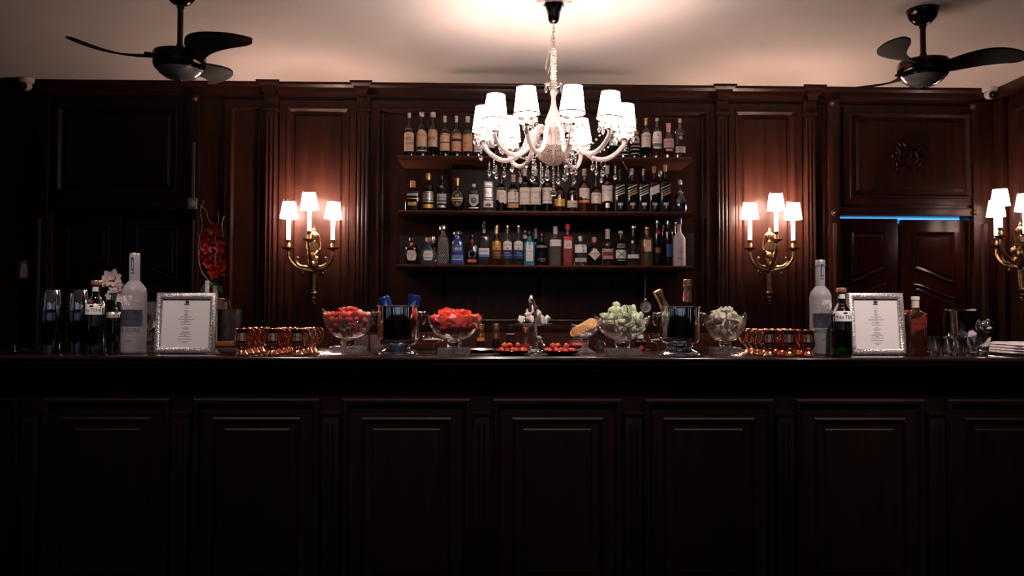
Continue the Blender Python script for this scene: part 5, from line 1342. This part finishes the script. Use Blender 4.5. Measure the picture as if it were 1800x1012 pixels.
# ---- ice buckets
def bucket(label, px, wpx, yrim, ybot, ybase, Y, rings, bw):
    s = sc_(Y); R = wpx*s/2; zr = bh(px, yrim, Y); zb = bh(px, ybot, Y); th = .0018; RB = bw*s/2
    t = thing('ice_bucket', label, 'ice bucket', (bx(px, Y), Y, ZB), 0, 'steel ice buckets on the bar')
    MB().lathe([(0, zb), (R*.72, zb), (R*.88, zb+.004), (R*.97, zb+.014), (R, zb+.028), (R, zr-.006), (R*1.05, zr-.003), (R*1.06, zr), (R*1.03, zr+.001), (R-th, zr-.006), (R-th, zb+.03), (R*.9, zb+.012), (0, zb+.008)], 56).build('body', CHROME, t)
    MB().lathe([(0, 0), (RB, 0), (RB, .003), (RB*.93, .006), (RB*.90, .010), (RB*.80, .016), (RB*.62, .024), (RB*.58, .032), (RB*.66, .036), (RB*.60, .040), (R*.70, zb-.0005), (0, zb-.0005)], 48).build('pedestal', CHROME, t)
    for sg in (-1, 1):
        zh = zr-.032
        k = MB(); k.M = Matrix.Translation((sg*R, 0, zh)) @ Matrix.Rotation(sg*PI/2, 4, 'Y')
        k.lathe([(0, -.001), (.010, -.001), (.008, .003), (.006, .010), (.009, .014), (.009, .017), (.005, .020), (.009, .023), (.008, .026), (0, .027)], 18)
        kb = k.build('knob', CHROME, t)
        m = MB(); cpt = Vector((sg*(R+.016), 0, zh-.022)); r_ = .024
        m.tube([(cpt.x+r_*.28*math.cos(a)*sg, cpt.y+r_*.75*math.sin(a)*.0+r_*.55*math.cos(a), cpt.z+r_*math.sin(a)) for a in [2*PI*i/24 for i in range(24)]], .0024, 8, True)
        m.build('ring_handle', CHROME, kb)
    ice = MB(); rn = random.Random(int(px))
    for k in range(26):
        a = rn.uniform(0, 6.28); q = (R-.02)*math.sqrt(rn.random()); x, y = q*math.cos(a), q*math.sin(a); z = zr-.045+rn.uniform(0, .012)
        ice.ball((x, y, z), .012, 6, 4)
    ic = ice.build('ice', GLS_CUT, t); ic['kind'] = 'stuff'
    return t
YK = 3.30
bucket('polished steel ice bucket holding two blue cans', 700.5, 72, 537, 606, 625, YK, 1, 70)
bucket('polished steel ice bucket holding two champagne bottles', 1194, 71, 539, 603, 627, YK, 1, 74)
CANB = mat('can_blue', (.015, .05, .28), .22, .7, noise=8, vary=.15)
def can(px, py, rx, ry, label):
    t = thing('drink_can', label, 'can', at(px, py, YK+.01), 0, 'blue cans in the ice bucket'); t.rotation_euler = (rx, ry, 0)
    r = .0265; H = .125       # origin at the upper end
    MB().lathe([(0, -H), (r*.8, -H), (r, -H+.008), (r, -.010), (r*.88, -.001), (0, -.001)], 32).build('can_body', CANB, t)
    m = MB(); m.lathe([(0, -.003), (r*.78, -.003), (r*.80, .002), (r*.88, .002), (r*.90, -.001), (r*.84, -.0025)], 32)
    m.build('can_end', STEEL, t)
    m = MB(); m.add([(r*1.01*math.sin(a), -r*1.01*math.cos(a), z) for a in (-.5, -.2, .1, .4) for z in (-.09+.02*a, -.028+.03*a)], [(0, 2, 3, 1), (2, 4, 5, 3), (4, 6, 7, 5)])
    m.build('silver_panel', mat('can_silver', (.45, .48, .58), .25, .8), t)
can(673.5, 522, .05, -.33, 'blue drink can leaning left in the ice bucket')
can(729.5, 519, .05, .16, 'blue drink can leaning right in the ice bucket')
def champagne(px, py, Y, H, rx, ry, fm, label, foil=.105, lab=None, name='champagne_bottle', group=None, glm=None, base=None):
    """origin at the top of the bottle"""
    p = at(px, py, Y)
    t = thing(name, label, 'bottle', p, 0, group); t.rotation_euler = (rx, ry, 0)
    k = 1.0; r = .0375
    MB().lathe([(0, -H), (r*.9, -H), (r, -H+.006), (r, -.215), (r*.94, -.185), (r*.72, -.15), (r*.50, -.125), (.0165*k, -foil), (.0142*k, -.03), (.013*k, -.004), (0, -.004)], 28).build('glass_body', glm or GLS_BLACK, t)
    MB().lathe([(.0182, -foil), (.0168*k, -foil*.62), (.0160*k, -.036*k), (.0185*k, -.031*k), (.0180*k, -.026*k), (.0185*k, -.018*k), (.0178*k, -.003), (.013*k, 0), (0, 0)], 26, mod=lambda a, r_, z: (1+.02*math.sin(5*a+z*300), 0)).build('foil', fm, t)
    if lab:
        z, h, mt, wf = lab
        c = MB(); n = 24
        vs = []
        for i in range(13):
            a = -1.5+3*i/12
            for zz in (z, z+h):
                rr = .0178*k*wf; vs.append((rr*math.sin(a), -rr*math.cos(a), zz))
        c.add(vs, [(2*i, 2*i+2, 2*i+3, 2*i+1) for i in range(12)]); c.build('neck_label', mt, t)
    return t
champagne(1154, 510, YK-.035, .232, .08, -.46, RGOLD, 'champagne bottle with rose gold foil leaning left in the ice bucket', group='champagne bottles in the ice bucket')
champagne(1209, 490.5, YK+.037, .245, .03, .03, RGOLD, 'champagne bottle with rose gold foil standing upright in the ice bucket', foil=.095, group='champagne bottles in the ice bucket')

# ---- bottles standing on the work counter behind
zc = .88
def backchamp(px, py, Y, fm, label, lab, foil=.07, glm=None):
    p = at(px, py, Y); champagne(px, py, Y, p.z-zc-.0005, 0, 0, fm, label, foil, lab, group='champagne bottles behind the bar')
backchamp(845, 569, 4.0, GOLD, 'gold necked champagne bottle with orange neck label behind the bar', (-.085, .016, ORANGEP, 1.10), .085)
backchamp(872, 568.5, 4.10, GOLD, 'gold necked champagne bottle with black and red neck seal behind the bar', (-.10, .022, BLACKP, 1.2), .098)
backchamp(897, 570, 4.0, BLACKCAP, 'black necked champagne bottle with thin pink band behind the bar', (-.050, .006, PINKL, 1.12), .085)
t = champagne(924, 575, 4.1, at(924, 575, 4.1).z-zc-.0005, 0, 0, RGOLD, 'rose gold necked champagne bottle with letters MOET down its neck behind the faucet', .10, (-.10, .016, REDP, 1.22), group='champagne bottles behind the bar')
MB().text('MOET', .008, (0, -.055), maxw=.045, rot=PI/2, y=-.0188).build('lettering', INK, t, smooth=False)
bottle(1056, 25, 577, zc, 3.98, GLS_BLACK, auto_prof(.70, .86, .30), ('foil', 16, BLACKCAP), [], 'plain black bottle behind the bar right of the orange slices', 'assorted bottles behind the bar')
bottle(1016, 40, 590-16, zc, 4.0, GLS_CLEAR, auto_prof(.80, .86, .34), ('cyl', 6, REDCAP), [(600, 607, .8, REDP, 'rect', [('SMIRNOFF', .5, .5, WHITE)])], 'clear bottle with red label reading SMIRNOFF behind the orange slices', 'assorted bottles behind the bar')
bottle(1126, 18, 588, ZB, 3.62, GLS_GREEN, auto_prof(.55, .72, .45), ('cyl', 7, WHITECAP), [(606, 616, .6, REDP, 'diamond', [])], 'small green bottle with white cap and red mark behind the pale green fruit', 'assorted bottles behind the bar')

# ---- faucet
YT = 3.42
t = thing('bar_faucet', 'chrome gooseneck faucet standing in front of the white fruit', 'faucet', (bx(941, YT), YT, ZB))
s = sc_(YT); zt_ = bh(941, 521, YT)
MB().lathe([(0, 0), (.024, 0), (.024, .006), (.015, .012), (.012, .02), (.012, .055), (.009, .06), (.009, .11), (0, .11)], 28).build('base', CHROME, t)
c = bez([(0, 0, .10), (0, 0, .16), (-.002, -.004, zt_-.045), (-.014, -.03, zt_-.008), (-.020, -.055, zt_-.002), (-.026, -.085, zt_-.02), (-.028, -.10, zt_-.065)], 8)
c = [Vector((x*1.0, y, z)) for x, y, z in c]
MB().tube(c, .0075, 14).build('spout', CHROME, t)
MB().ball((.014, -.012, .060), .014, 16, 10).build('valve_ball', CHROME, t)
MB().tube([(.016, -.012, .058), (.030, -.03, .045), (.036, -.04, .02)], [.006, .004, .005], 8).build('lever', CHROME, t)
# ---- cake stand with white fruit
YC = 3.62
t = thing('cake_stand', 'glass cake stand with white fruit behind the faucet', 'cake stand', (bx(938, YC), YC, ZB))
zp = bh(938, 570, YC); R = 34*sc_(YC)
MB().lathe([(0, zp-.012), (.02, zp-.012), (R*.6, zp-.006), (R*.97, zp+.001), (R, zp+.004), (R*.97, zp+.005), (R*.6, zp-.001), (0, zp-.002)], 48).build('plate', GLS_CUT, t)
MB().lathe([(0, 0), (.045, 0), (.044, .004), (.018, .010), (.008, .024), (.007, zp*.5), (.010, zp-.02), (.016, zp-.012), (0, zp-.012)], 32).build('stem', GLS_CUT, t)
pr = [proto(MB().bm(hull(8, .026, .021, .018, 90+k, .05)), 'white_fruit_chunk', COCO) for k in range(4)]
rn = random.Random(8); q = 0
for lay, (n, rr) in enumerate(((7, .060), (3, .022), (4, .030), (1, 0))):
    zz_ = zp+.023+(.0 if lay < 2 else .030*(1 if lay == 2 else 1.8))
    for k in range(n):
        a = 2*PI*k/n+lay*.4
        o = rn.choice(pr).copy(); COL.objects.link(o); o.location = (bx(938, YC)+rr*math.cos(a), YC+rr*math.sin(a), ZB+zz_); o.rotation_euler = [rn.uniform(0, 6) for _ in range(3)]
        tag(o, 'white fruit chunk on the cake stand, %s, %s' % ('left' if rr*math.cos(a) < -.015 else 'right' if rr*math.cos(a) > .015 else 'middle', 'raised on the pile' if lay > 1 else 'resting on the plate'), 'fruit piece', 'white fruit on the cake stand')
retire()
# ---- black plates of strawberries
for px, w_, lab, g in ((900, 70, 'black plate of strawberries left of the faucet', 'strawberries on the left black plate'), (985, 70, 'black plate of strawberries right of the faucet', 'strawberries on the right black plate')):
    Y = 3.27; s = sc_(Y); R = w_*s/2
    t = thing('black_plate', lab, 'plate', (bx(px, Y), Y, ZB))
    MB().lathe([(0, 0), (R*.55, 0), (R*.60, .003), (R*.9, .012), (R, .018), (R*.99, .0195), (R*.88, .015), (R*.58, .006), (0, .005)], 44).build('plate', mat('black_glaze', (.008, .008, .010), .12, coat=1), t)
    pr = [proto(berry(5, .0125), 'strawberry', STRAW2 if px < 950 else MELON_RED), proto(berry(6, .013), 'strawberry', STRAW2), proto(berry(7, .0120), 'strawberry', STRAW), proto(MB().bm(hull(12, .016, .012, .011, 33, .1)), 'strawberry', MELON_RED), proto(MB().bm(hull(9, .015, .013, .011, 35, .1)), 'strawberry', STRAW2)]
    rn = random.Random(px)
    for lay, (n, rr) in enumerate(((10, .055), (5, .026), (5, .030))):
        for k in range(n):
            a = 2*PI*k/n+lay*.3; o = rn.choice(pr).copy(); COL.objects.link(o)
            o.location = (bx(px, Y)+rr*math.cos(a), Y+rr*math.sin(a)*.8, ZB+.0185+(.019 if lay == 2 else 0)); o.rotation_euler = (PI/2+rn.uniform(-.5, .5), rn.uniform(-.5, .5), rn.uniform(0, 6))
            tag(o, 'strawberry on the black plate %s of the faucet, %s, %s' % ('left' if px < 950 else 'right', 'left end' if rr*math.cos(a) < -.02 else 'right end' if rr*math.cos(a) > .02 else 'middle', 'upper layer' if lay == 2 else 'near edge' if math.sin(a) < 0 else 'far edge'), 'strawberry', g)
    retire()
# flat silver tray left of the plates
t = thing('silver_tray', 'flat thin silver tray between the watermelon bowl and the left black plate', 'tray', (bx(846, 3.45), 3.45, ZB))
MB().lathe([(0, 0.001), (.05, .001), (.066, .012), (.070, .013), (.066, .015), (.05, .005), (0, .004)], 40).build('dish', STEEL, t)
# ---- coupe glasses
def coupe(label, px, wpx, yr, Y, fill_=True):
    s = sc_(Y); R = wpx*s/2; H = bh(px, yr, Y)
    t = thing('coupe_glass', label, 'glass', (bx(px, Y), Y, ZB), 0, 'coupe glasses on the bar')
    MB().lathe([(0, 0), (R*.62, 0), (R*.62, .0015), (.008, .006), (.0045, .014), (.0055, H*.28), (.0042, H*.42), (.010, H*.50), (R*.75, H*.62), (R*.97, H*.80), (R, H), (R*.97, H), (R*.93, H*.82), (R*.7, H*.65), (0, H*.54)], 40).build('glass', GLS_CLEAR if False else glass('coupe_clear', (.93, .92, .92), .02), t)
    if fill_:
        MB().lathe([(0, H*.56), (R*.6, H*.63), (R*.82, H*.71), (R*.4, H*.78), (0, H*.80)], 28).build('sugar', mat('brown_sugar', (.50, .33, .24), .8, noise=200, bump=.6, bscale=300), t)
    return t
coupe('coupe glass of brown sugar between ice bucket and watermelon bowl', 762, 41, 588, 3.47)
coupe('coupe glass half hidden behind the champagne bucket', 1158, 36, 589, 3.52, True)
p = at(757, 583, 3.47)
o = MB().tube([(p.x-.012, 3.47, ZB+.085), (p.x-.004, 3.47, ZB+.066), (p.x+.006, 3.47, ZB+.052)], [.0025, .0018, .0022], 8)
o.ball((p.x+.008, 3.47, ZB+.0515), .006, 10, 6, .4); tag(o.build('sugar_spoon', CHROME), 'small steel spoon stuck in the brown sugar of the coupe', 'spoon')
# pressed glass jar between bowl and bucket
for px, lab in ((634, 'pressed glass tumbler standing behind the strawberry bowl foot'), (664, 'pressed glass tumbler beside the foot of the blue can bucket')):
    Y = 3.60; H = .070
    t = thing('pressed_tumbler', lab, 'glass', (bx(px, Y), Y, ZB), 0, 'pressed glass tumblers')
    MB().lathe([(0, 0), (.026, 0), (.030, .008), (.034, H*.6), (.033, H), (.030, H), (.030, H*.6), (.026, .012), (0, .010)], 40, mod=lambda a, r, z: (1+.05*math.cos(12*a), 0)).build('glass', GLS_CUT, t)
# ---- rocks glasses
def rocks(label, px, w_, yt, Y):
    s = sc_(Y); R = w_*s/2; H = bh(px, yt, Y)
    t = thing('rocks_glass', label, 'glass', (bx(px, Y), Y, ZB), 0, 'rocks glasses at the right end of the bar')
    MB().lathe([(0, 0.001), (R*.72, .001), (R*.76, .006), (R*.86, H*.45), (R, H), (R*.96, H), (R*.80, H*.45), (R*.68, H*.24), (0, H*.22)], 40).build('glass', SOLIDG, t)
    MB().lathe([(0, .0015), (R*.66, .0015), (R*.70, .010), (R*.62, H*.20), (0, H*.21)], 12).build('heavy_base', GLS_BASE, t, ang=15)
    m = MB()
    for k in range(12):
        a = 2*PI*k/12; m.tube([(R*.74*math.cos(a), R*.74*math.sin(a), .004), (R*.84*math.cos(a+.1), R*.84*math.sin(a+.1), H*.42)], .0016, 5)
    m.build('cut_facets', GLS_CUT, t)
rocks('clear rocks glass, left one of the three in front of the steel bucket', 1645, 36, 590, 3.26)
rocks('clear rocks glass, middle one of the three in front of the steel bucket', 1683, 35, 591, 3.25)
rocks('clear rocks glass, right one of the three in front of the steel bucket', 1721, 37, 592, 3.24)
rocks('clear rocks glass in the row behind, between the left and middle ones', 1659, 30, 596, 3.40)
rocks('clear rocks glass in the row behind, between the middle and right ones', 1697, 30, 596, 3.40)
# ---- steel bucket with ball handles behind
YV = 3.60; s = sc_(YV)
t = thing('wine_cooler', 'tall polished steel cooler with round handles behind the rocks glasses', 'wine cooler', (bx(1692, YV), YV, ZB))
H = bh(1692, 543, YV); R = .085
MB().lathe([(0, 0), (R*.8, 0), (R*.84, .004), (R*.93, H*.5), (R, H-.008), (R*1.14, H-.003), (R*1.15, H), (R*.97, H-.004), (R*.9, H*.5), (0, .01)], 48).build('body', CHROME, t)
for sg in (-1, 1):
    m = MB(); m.ball((sg*.060, -R*.98, H*.62), .030, 20, 12)
    m.tube([(sg*.060, -R*.7, H*.62), (sg*.060, -R*.9, H*.62)], .012, 12)
    if sg > 0: m.build('ball_handle', CHROME, t)
# ---- napkins on a black tray
YN = 3.34
t = tag(MB().box(bx(1744, YN), bx(1744, YN)+.24, YN-.12, YN+.12, ZB+.0005, ZB+.012, .004).build('black_tray', BLACKP), 'black tray under the white napkins at the right end of the bar', 'tray')
CLOTH = mat('napkin_white', (.80, .70, .71), .9, noise=60, vary=.08, bump=.8, bscale=80)
for k in range(4):
    m = MB(); nx, ny = 26, 14; x0 = .018+.008*k; vs = []; fs = []
    rn = random.Random(k)
    for sd in (0, 1):
        for i in range(nx):
            for j in range(ny):
                u, v = i/(nx-1), j/(ny-1)
                e = min(u, 1-u, v, 1-v)*10; ee = min(1, e)
                x = x0+.19*u+(1-ee)*.005*math.sin(v*40+k*2+u*9); y = -.10+.20*v+(1-ee)*.005*math.sin(u*42+k)
                z = .0125+.0108*k+(.0098*ee**.6*(1 if sd else .05))+.0008*math.sin(u*17+v*11+k)*(1 if sd else 0)
                vs.append((x, y, z))
    for sd in (0, 1):
        for i in range(nx-1):
            for j in range(ny-1):
                a = sd*nx*ny+i*ny+j; f = (a, a+ny, a+ny+1, a+1); fs.append(f if sd else f[::-1])
    m.add(vs, fs)
    tag(m.build('napkin', CLOTH, None, (bx(1744, YN), YN, ZB)), ('ruffled white napkin, %s of the stack on the black tray' % ('lowest', 'second from the bottom', 'third from the bottom', 'topmost')[k]), 'napkin', 'stacked white napkins')

# ================================================================== plants and small things at left
PETW = mat('white_petal', (.62, .50, .48), .6, noise=60, vary=.08)
PETR = mat('red_petal', (.30, .009, .009), .35, noise=30, vary=.45)
LEAF = mat('dark_leaf', (.02, .06, .02), .45, noise=30, vary=.3)
STEM = mat('twig', (.28, .17, .14), .6)
def flower(m, c, r, n, up, rn, cup=.4):
    """petals as small curved sheets with thickness"""
    u = Vector(up).normalized(); a = u.cross(Vector((0, 0, 1)) if abs(u.z) < .9 else Vector((1, 0, 0))).normalized(); b = u.cross(a)
    for k in range(n):
        th = 2*PI*k/n+rn.uniform(-.15, .15); d = a*math.cos(th)+b*math.sin(th); w_ = u.cross(d); L = r*rn.uniform(.85, 1.1)
        vs = []; fs = []
        for i in range(5):
            t_ = i/4; wd = r*.36*math.sin(PI*(.12+.80*t_)); z = cup*r*(t_**1.5)-(.35*r*max(0, t_-.7))
            for sg in (-1, 0, 1):
                vs.append(Vector(c)+d*L*t_+w_*wd*sg+u*(z+(.10*r if sg else 0)))
        for i in range(4):
            for j in range(2): q = i*3+j; fs.append((q, q+1, q+4, q+3))
        n0 = len(vs); vs2 = [v-u*.0009 for v in vs]
        m.add(vs+vs2, fs+[tuple(x+n0 for x in f[::-1]) for f in fs])
def leaf(m, a, b, w_, rn):
    a, b = Vector(a), Vector(b); d = (b-a); s_ = d.cross(Vector((0, 1, .3))).normalized(); vs = []; fs = []
    for i in range(6):
        t_ = i/5; p = a+d*t_+Vector((0, 0, .12*d.length*math.sin(PI*t_)))
        for sg in (-1, 0, 1): vs.append(p+s_*w_*sg*math.sin(PI*(.08+.9*t_))+Vector((0, -.002*abs(sg), 0)))
    for i in range(5):
        for j in range(2): q = i*3+j; fs.append((q, q+1, q+4, q+3))
    n0 = len(vs); m.add(vs+[v+Vector((0, .0008, 0)) for v in vs], fs+[tuple(x+n0 for x in f[::-1]) for f in fs])
# white flowers
YFL = 3.62
t = thing('white_flower_arrangement', 'white flowers in a vase behind the frosted bottle at left', 'flowers', (bx(222, YFL), YFL, ZB))
X0 = bx(222, YFL); rn = random.Random(2)
MB().lathe([(0, 0), (.03, 0), (.034, .01), (.038, .08), (.030, .12), (.034, .125), (.028, .12), (.033, .08), (0, .01)], 28).build('vase', GLS_CUT, t)
st = MB(); lf = MB()
for px, py, dy, r in ((198, 489, 0, .036), (188, 497, .03, .026), (207, 508, -.01, .034), (196, 520, -.02, .026), (213, 524, -.03, .030), (219, 530, .0, .030), (258, 560, -.14, .028), (265, 572, -.15, .027), (258, 593, -.16, .028), (267, 596, -.14, .025), (262, 607, -.16, .022), (270, 580, -.12, .024), (240, 530, .02, .03)):
    p = at(px, py, YFL+dy); c = (p.x-X0, dy, p.z-ZB)
    st.tube(bez([(rn.uniform(-.01, .01), 0, .06), (c[0]*.45, dy*.5, c[2]*.6+.04 if c[2] > .1 else .11), (c[0], dy+.006, c[2])], 5), .0017, 6)
    f_ = MB(); flower(f_, c, r*1.12, 7, (rn.uniform(-.4, .4), -1, rn.uniform(.1, .7)), rn); flower(f_, (c[0], c[1]-.003, c[2]), r*.55, 5, (rn.uniform(-.4, .4), -1, .4), rn, .7)
    f_.build('blossom', PETW, t)
    for _ in range(2): leaf(lf, (c[0], dy+.01, c[2]-.01), (c[0]+rn.uniform(-.05, .05), dy+.02, max(.012, c[2]-rn.uniform(.02, .05))), .012, rn)
st.build('stems', LEAF, t); lf.build('leaves', LEAF, t)
o = thing('highball_glass', 'empty cut highball glass between the frosted bottle and left menu frame', 'glass', (bx(264, 3.64), 3.64, ZB))
MB().lathe([(0, .001), (.024, .001), (.026, .008), (.028, bh(264, 530, 3.64)), (.0265, bh(264, 530, 3.64)), (.0245, .012), (0, .01)], 32, mod=lambda a, r, z: (1+.03*math.cos(16*a), 0)).build('glass', GLS_CUT, o)
# red orchids in a slender vase
YR = 3.98
p0 = at(378, 530, YR); X0 = p0.x
t = thing('red_orchid_arrangement', 'tall arrangement of red orchids and curly twigs behind the left menu frame', 'flowers', (X0, YR, .88))
def lc(px, py, dy=0): p = at(px, py, YR+dy); return Vector((p.x-X0, dy, p.z-.88))
zv = lc(378, 497).z
MB().lathe([(0, 0), (.035, 0), (.037, .01), (.014, .05), (.012, zv-.03), (.016, zv), (.013, zv), (.009, zv-.03), (0, .06)], 24).build('vase', glass('pale_vase', (.9, .88, .85), .05, haze=.35, hazecol=(.7, .62, .55)), t)
rn = random.Random(14); cl = []
tw = MB()
for pts in (((372, 500), (352, 470), (349, 430), (356, 395), (352, 372), (358, 352)), ((372, 500), (368, 460), (372, 430), (374, 400), (366, 385), (362, 370), (351, 360)), ((376, 500), (386, 460), (392, 420), (390, 395), (394, 380)),
            ((373, 500), (380, 440), (378, 410), (384, 390), (383, 372)), ((372, 498), (356, 480), (350, 455), (352, 430), (349, 410)), ((375, 500), (360, 450), (364, 420), (370, 398), (375, 392))):
    tw.tube(bez([lc(x, y, rn.uniform(-.03, .03)) for x, y in pts], 5), .0016, 5)
tw.build('curly_twigs', mat('silvery_twig', (.42, .30, .27), .5), t)
st = MB(); st.tube(bez([lc(376, 505), lc(374, 470, -.01), lc(370, 430, -.02), lc(376, 405, -.02)], 6), .0028, 6); st.tube(bez([lc(377, 505), lc(386, 480, -.02), lc(388, 450, -.03)], 6), .0024, 6); st.build('stems', LEAF, t)
for px, py in ((362, 410), (374, 403), (384, 408), (357, 424), (368, 420), (380, 418), (390, 425), (362, 438), (374, 434), (386, 436), (357, 450), (369, 450), (381, 450), (391, 459), (374, 463), (384, 468), (377, 478), (387, 478), (380, 489), (366, 462)):
    c = lc(px, py, rn.uniform(-.05, .03)); f_ = MB(); flower(f_, c, rn.uniform(.028, .038), 5, (rn.uniform(-.8, .8), -1, rn.uniform(-.6, .5)), rn, .3); flower(f_, c+Vector((0, -.004, 0)), .014, 4, (rn.uniform(-.3, .3), -1, 0), rn, .8)
    f_.build('orchid_bloom', PETR, t)
lf = MB()
for a, b in (((372, 498), (350, 520)), ((378, 500), (392, 515)), ((376, 500), (372, 478)), ((378, 503), (386, 497))): leaf(lf, lc(*a), lc(*b, -.02), .018, rn)
lf.build('leaves', LEAF, t)
p = at(364, 512, 3.72); zb_ = ZB
t = thing('white_candle', 'slim white candle rising behind the left menu frame', 'candle', (p.x, 3.72, ZB))
MB().lathe([(0, 0), (.028, 0), (.03, .004), (.012, .012), (.012, .04), (0, .04)], 20).build('holder', STEEL, t)
MB().tube([(0, 0, .038), (0, 0, zat(364, 493, 3.72)-ZB)], .0095, 16).build('candle_stick', mat('wax', (.62, .58, .58), .5), t)
# dark pot, beige jug, wooden board behind the frame
YJ = 4.11
p = at(402, 543, YJ); zt_ = p.z-.88
t = thing('dark_pot', 'dark steel pot standing behind the left menu frame', 'pot', (p.x, YJ, .88))
MB().lathe([(0, 0), (.06, 0), (.066, .01), (.062, zt_-.12), (.062, zt_-.10), (.066, zt_-.05), (.064, zt_), (.061, zt_), (.06, zt_-.06), (0, zt_-.10)], 36).build('pot', mat('gunmetal', (.10, .09, .09), .35, .9), t)
p = at(387, 523, 4.22); zt_ = p.z-.88
t = thing('beige_jug', 'beige round shouldered jug between the menu frame and the dark pot', 'jug', (p.x-.012, 4.22, .88))
MB().lathe([(0, 0), (.045, 0), (.05, .01), (.048, zt_-.10), (.048, zt_-.03), (.040, zt_-.008), (.025, zt_), (0, zt_)], 32).build('jug', mat('beige_clay', (.17, .085, .065), .6, noise=20), t)
MB().tube(bez([(.035, -.02, zt_-.012), (.062, -.025, zt_-.02), (.070, -.025, zt_-.06), (.05, -.02, zt_-.10)], 6), .006, 8).build('handle', mat('beige_clay', (.3, .16, .12)), t)
xa, xb = at(374, 602, 3.86).x, at(414, 602, 3.86).x
z_ = zat(395, 600, 3.86)
t = thing('wooden_board', 'light wooden serving board on the work counter behind the copper mugs at left', 'board', ((xa+xb)/2-.01, 3.875, .88))
MB().box(-.055, .06, -.05, .045, z_-.88-.022, z_-.88, .005).build('board', W_BOARD, t)
MB().box(-.05, .055, -.045, .04, 0, z_-.88-.0225, .006).build('box_base', mat('dark_box', (.02, .012, .01), .5), t)
# ---- tasting cup hanging from the lowest shelf
p = at(1134, 539, 5.60)
t = thing('tasting_cup', 'small silver tasting cup hanging on a chain below the lowest shelf', 'tasting cup', p)
m = MB(); m.M = Matrix.Rotation(PI/2, 4, 'X')
m.lathe([(0, .004), (.006, .010), (.010, .004), (.020, .002), (.030, .004), (.036, .012), (.040, .014), (.041, .011), (.034, -.002), (.018, -.006), (0, -.006)], 40, mod=lambda a, r, z: (1+(.03*math.cos(16*a) if .015 < r < .035 else 0), 0)); m.build('cup', SILVERM, t)
m = MB()
for k in range(12): a = 2*PI*k/12; m.ball((.026*math.cos(a), -.006, .026*math.sin(a)), .0035, 8, 5)
m.build('embossed_dots', SILVERM, t)
MB().ball((0, -.004, .048), .011, 14, 8, 1.5).build('thumb_rest', SILVERM, t)
m = MB(); z_ = .066; zt_ = zs[2]-.03-p.z
while z_ < zt_-.01:
    k = int((z_-.06)/.014); m.tube([(.0045*math.cos(a)*(1 if k % 2 else .2), .0045*math.cos(a)*(.2 if k % 2 else 1), z_+.009*math.sin(a)) for a in [2*PI*i/10 for i in range(10)]], .0013, 5, True); z_ += .014
m.build('chain', SILVERM, t)
bpy.context.view_layer.update()
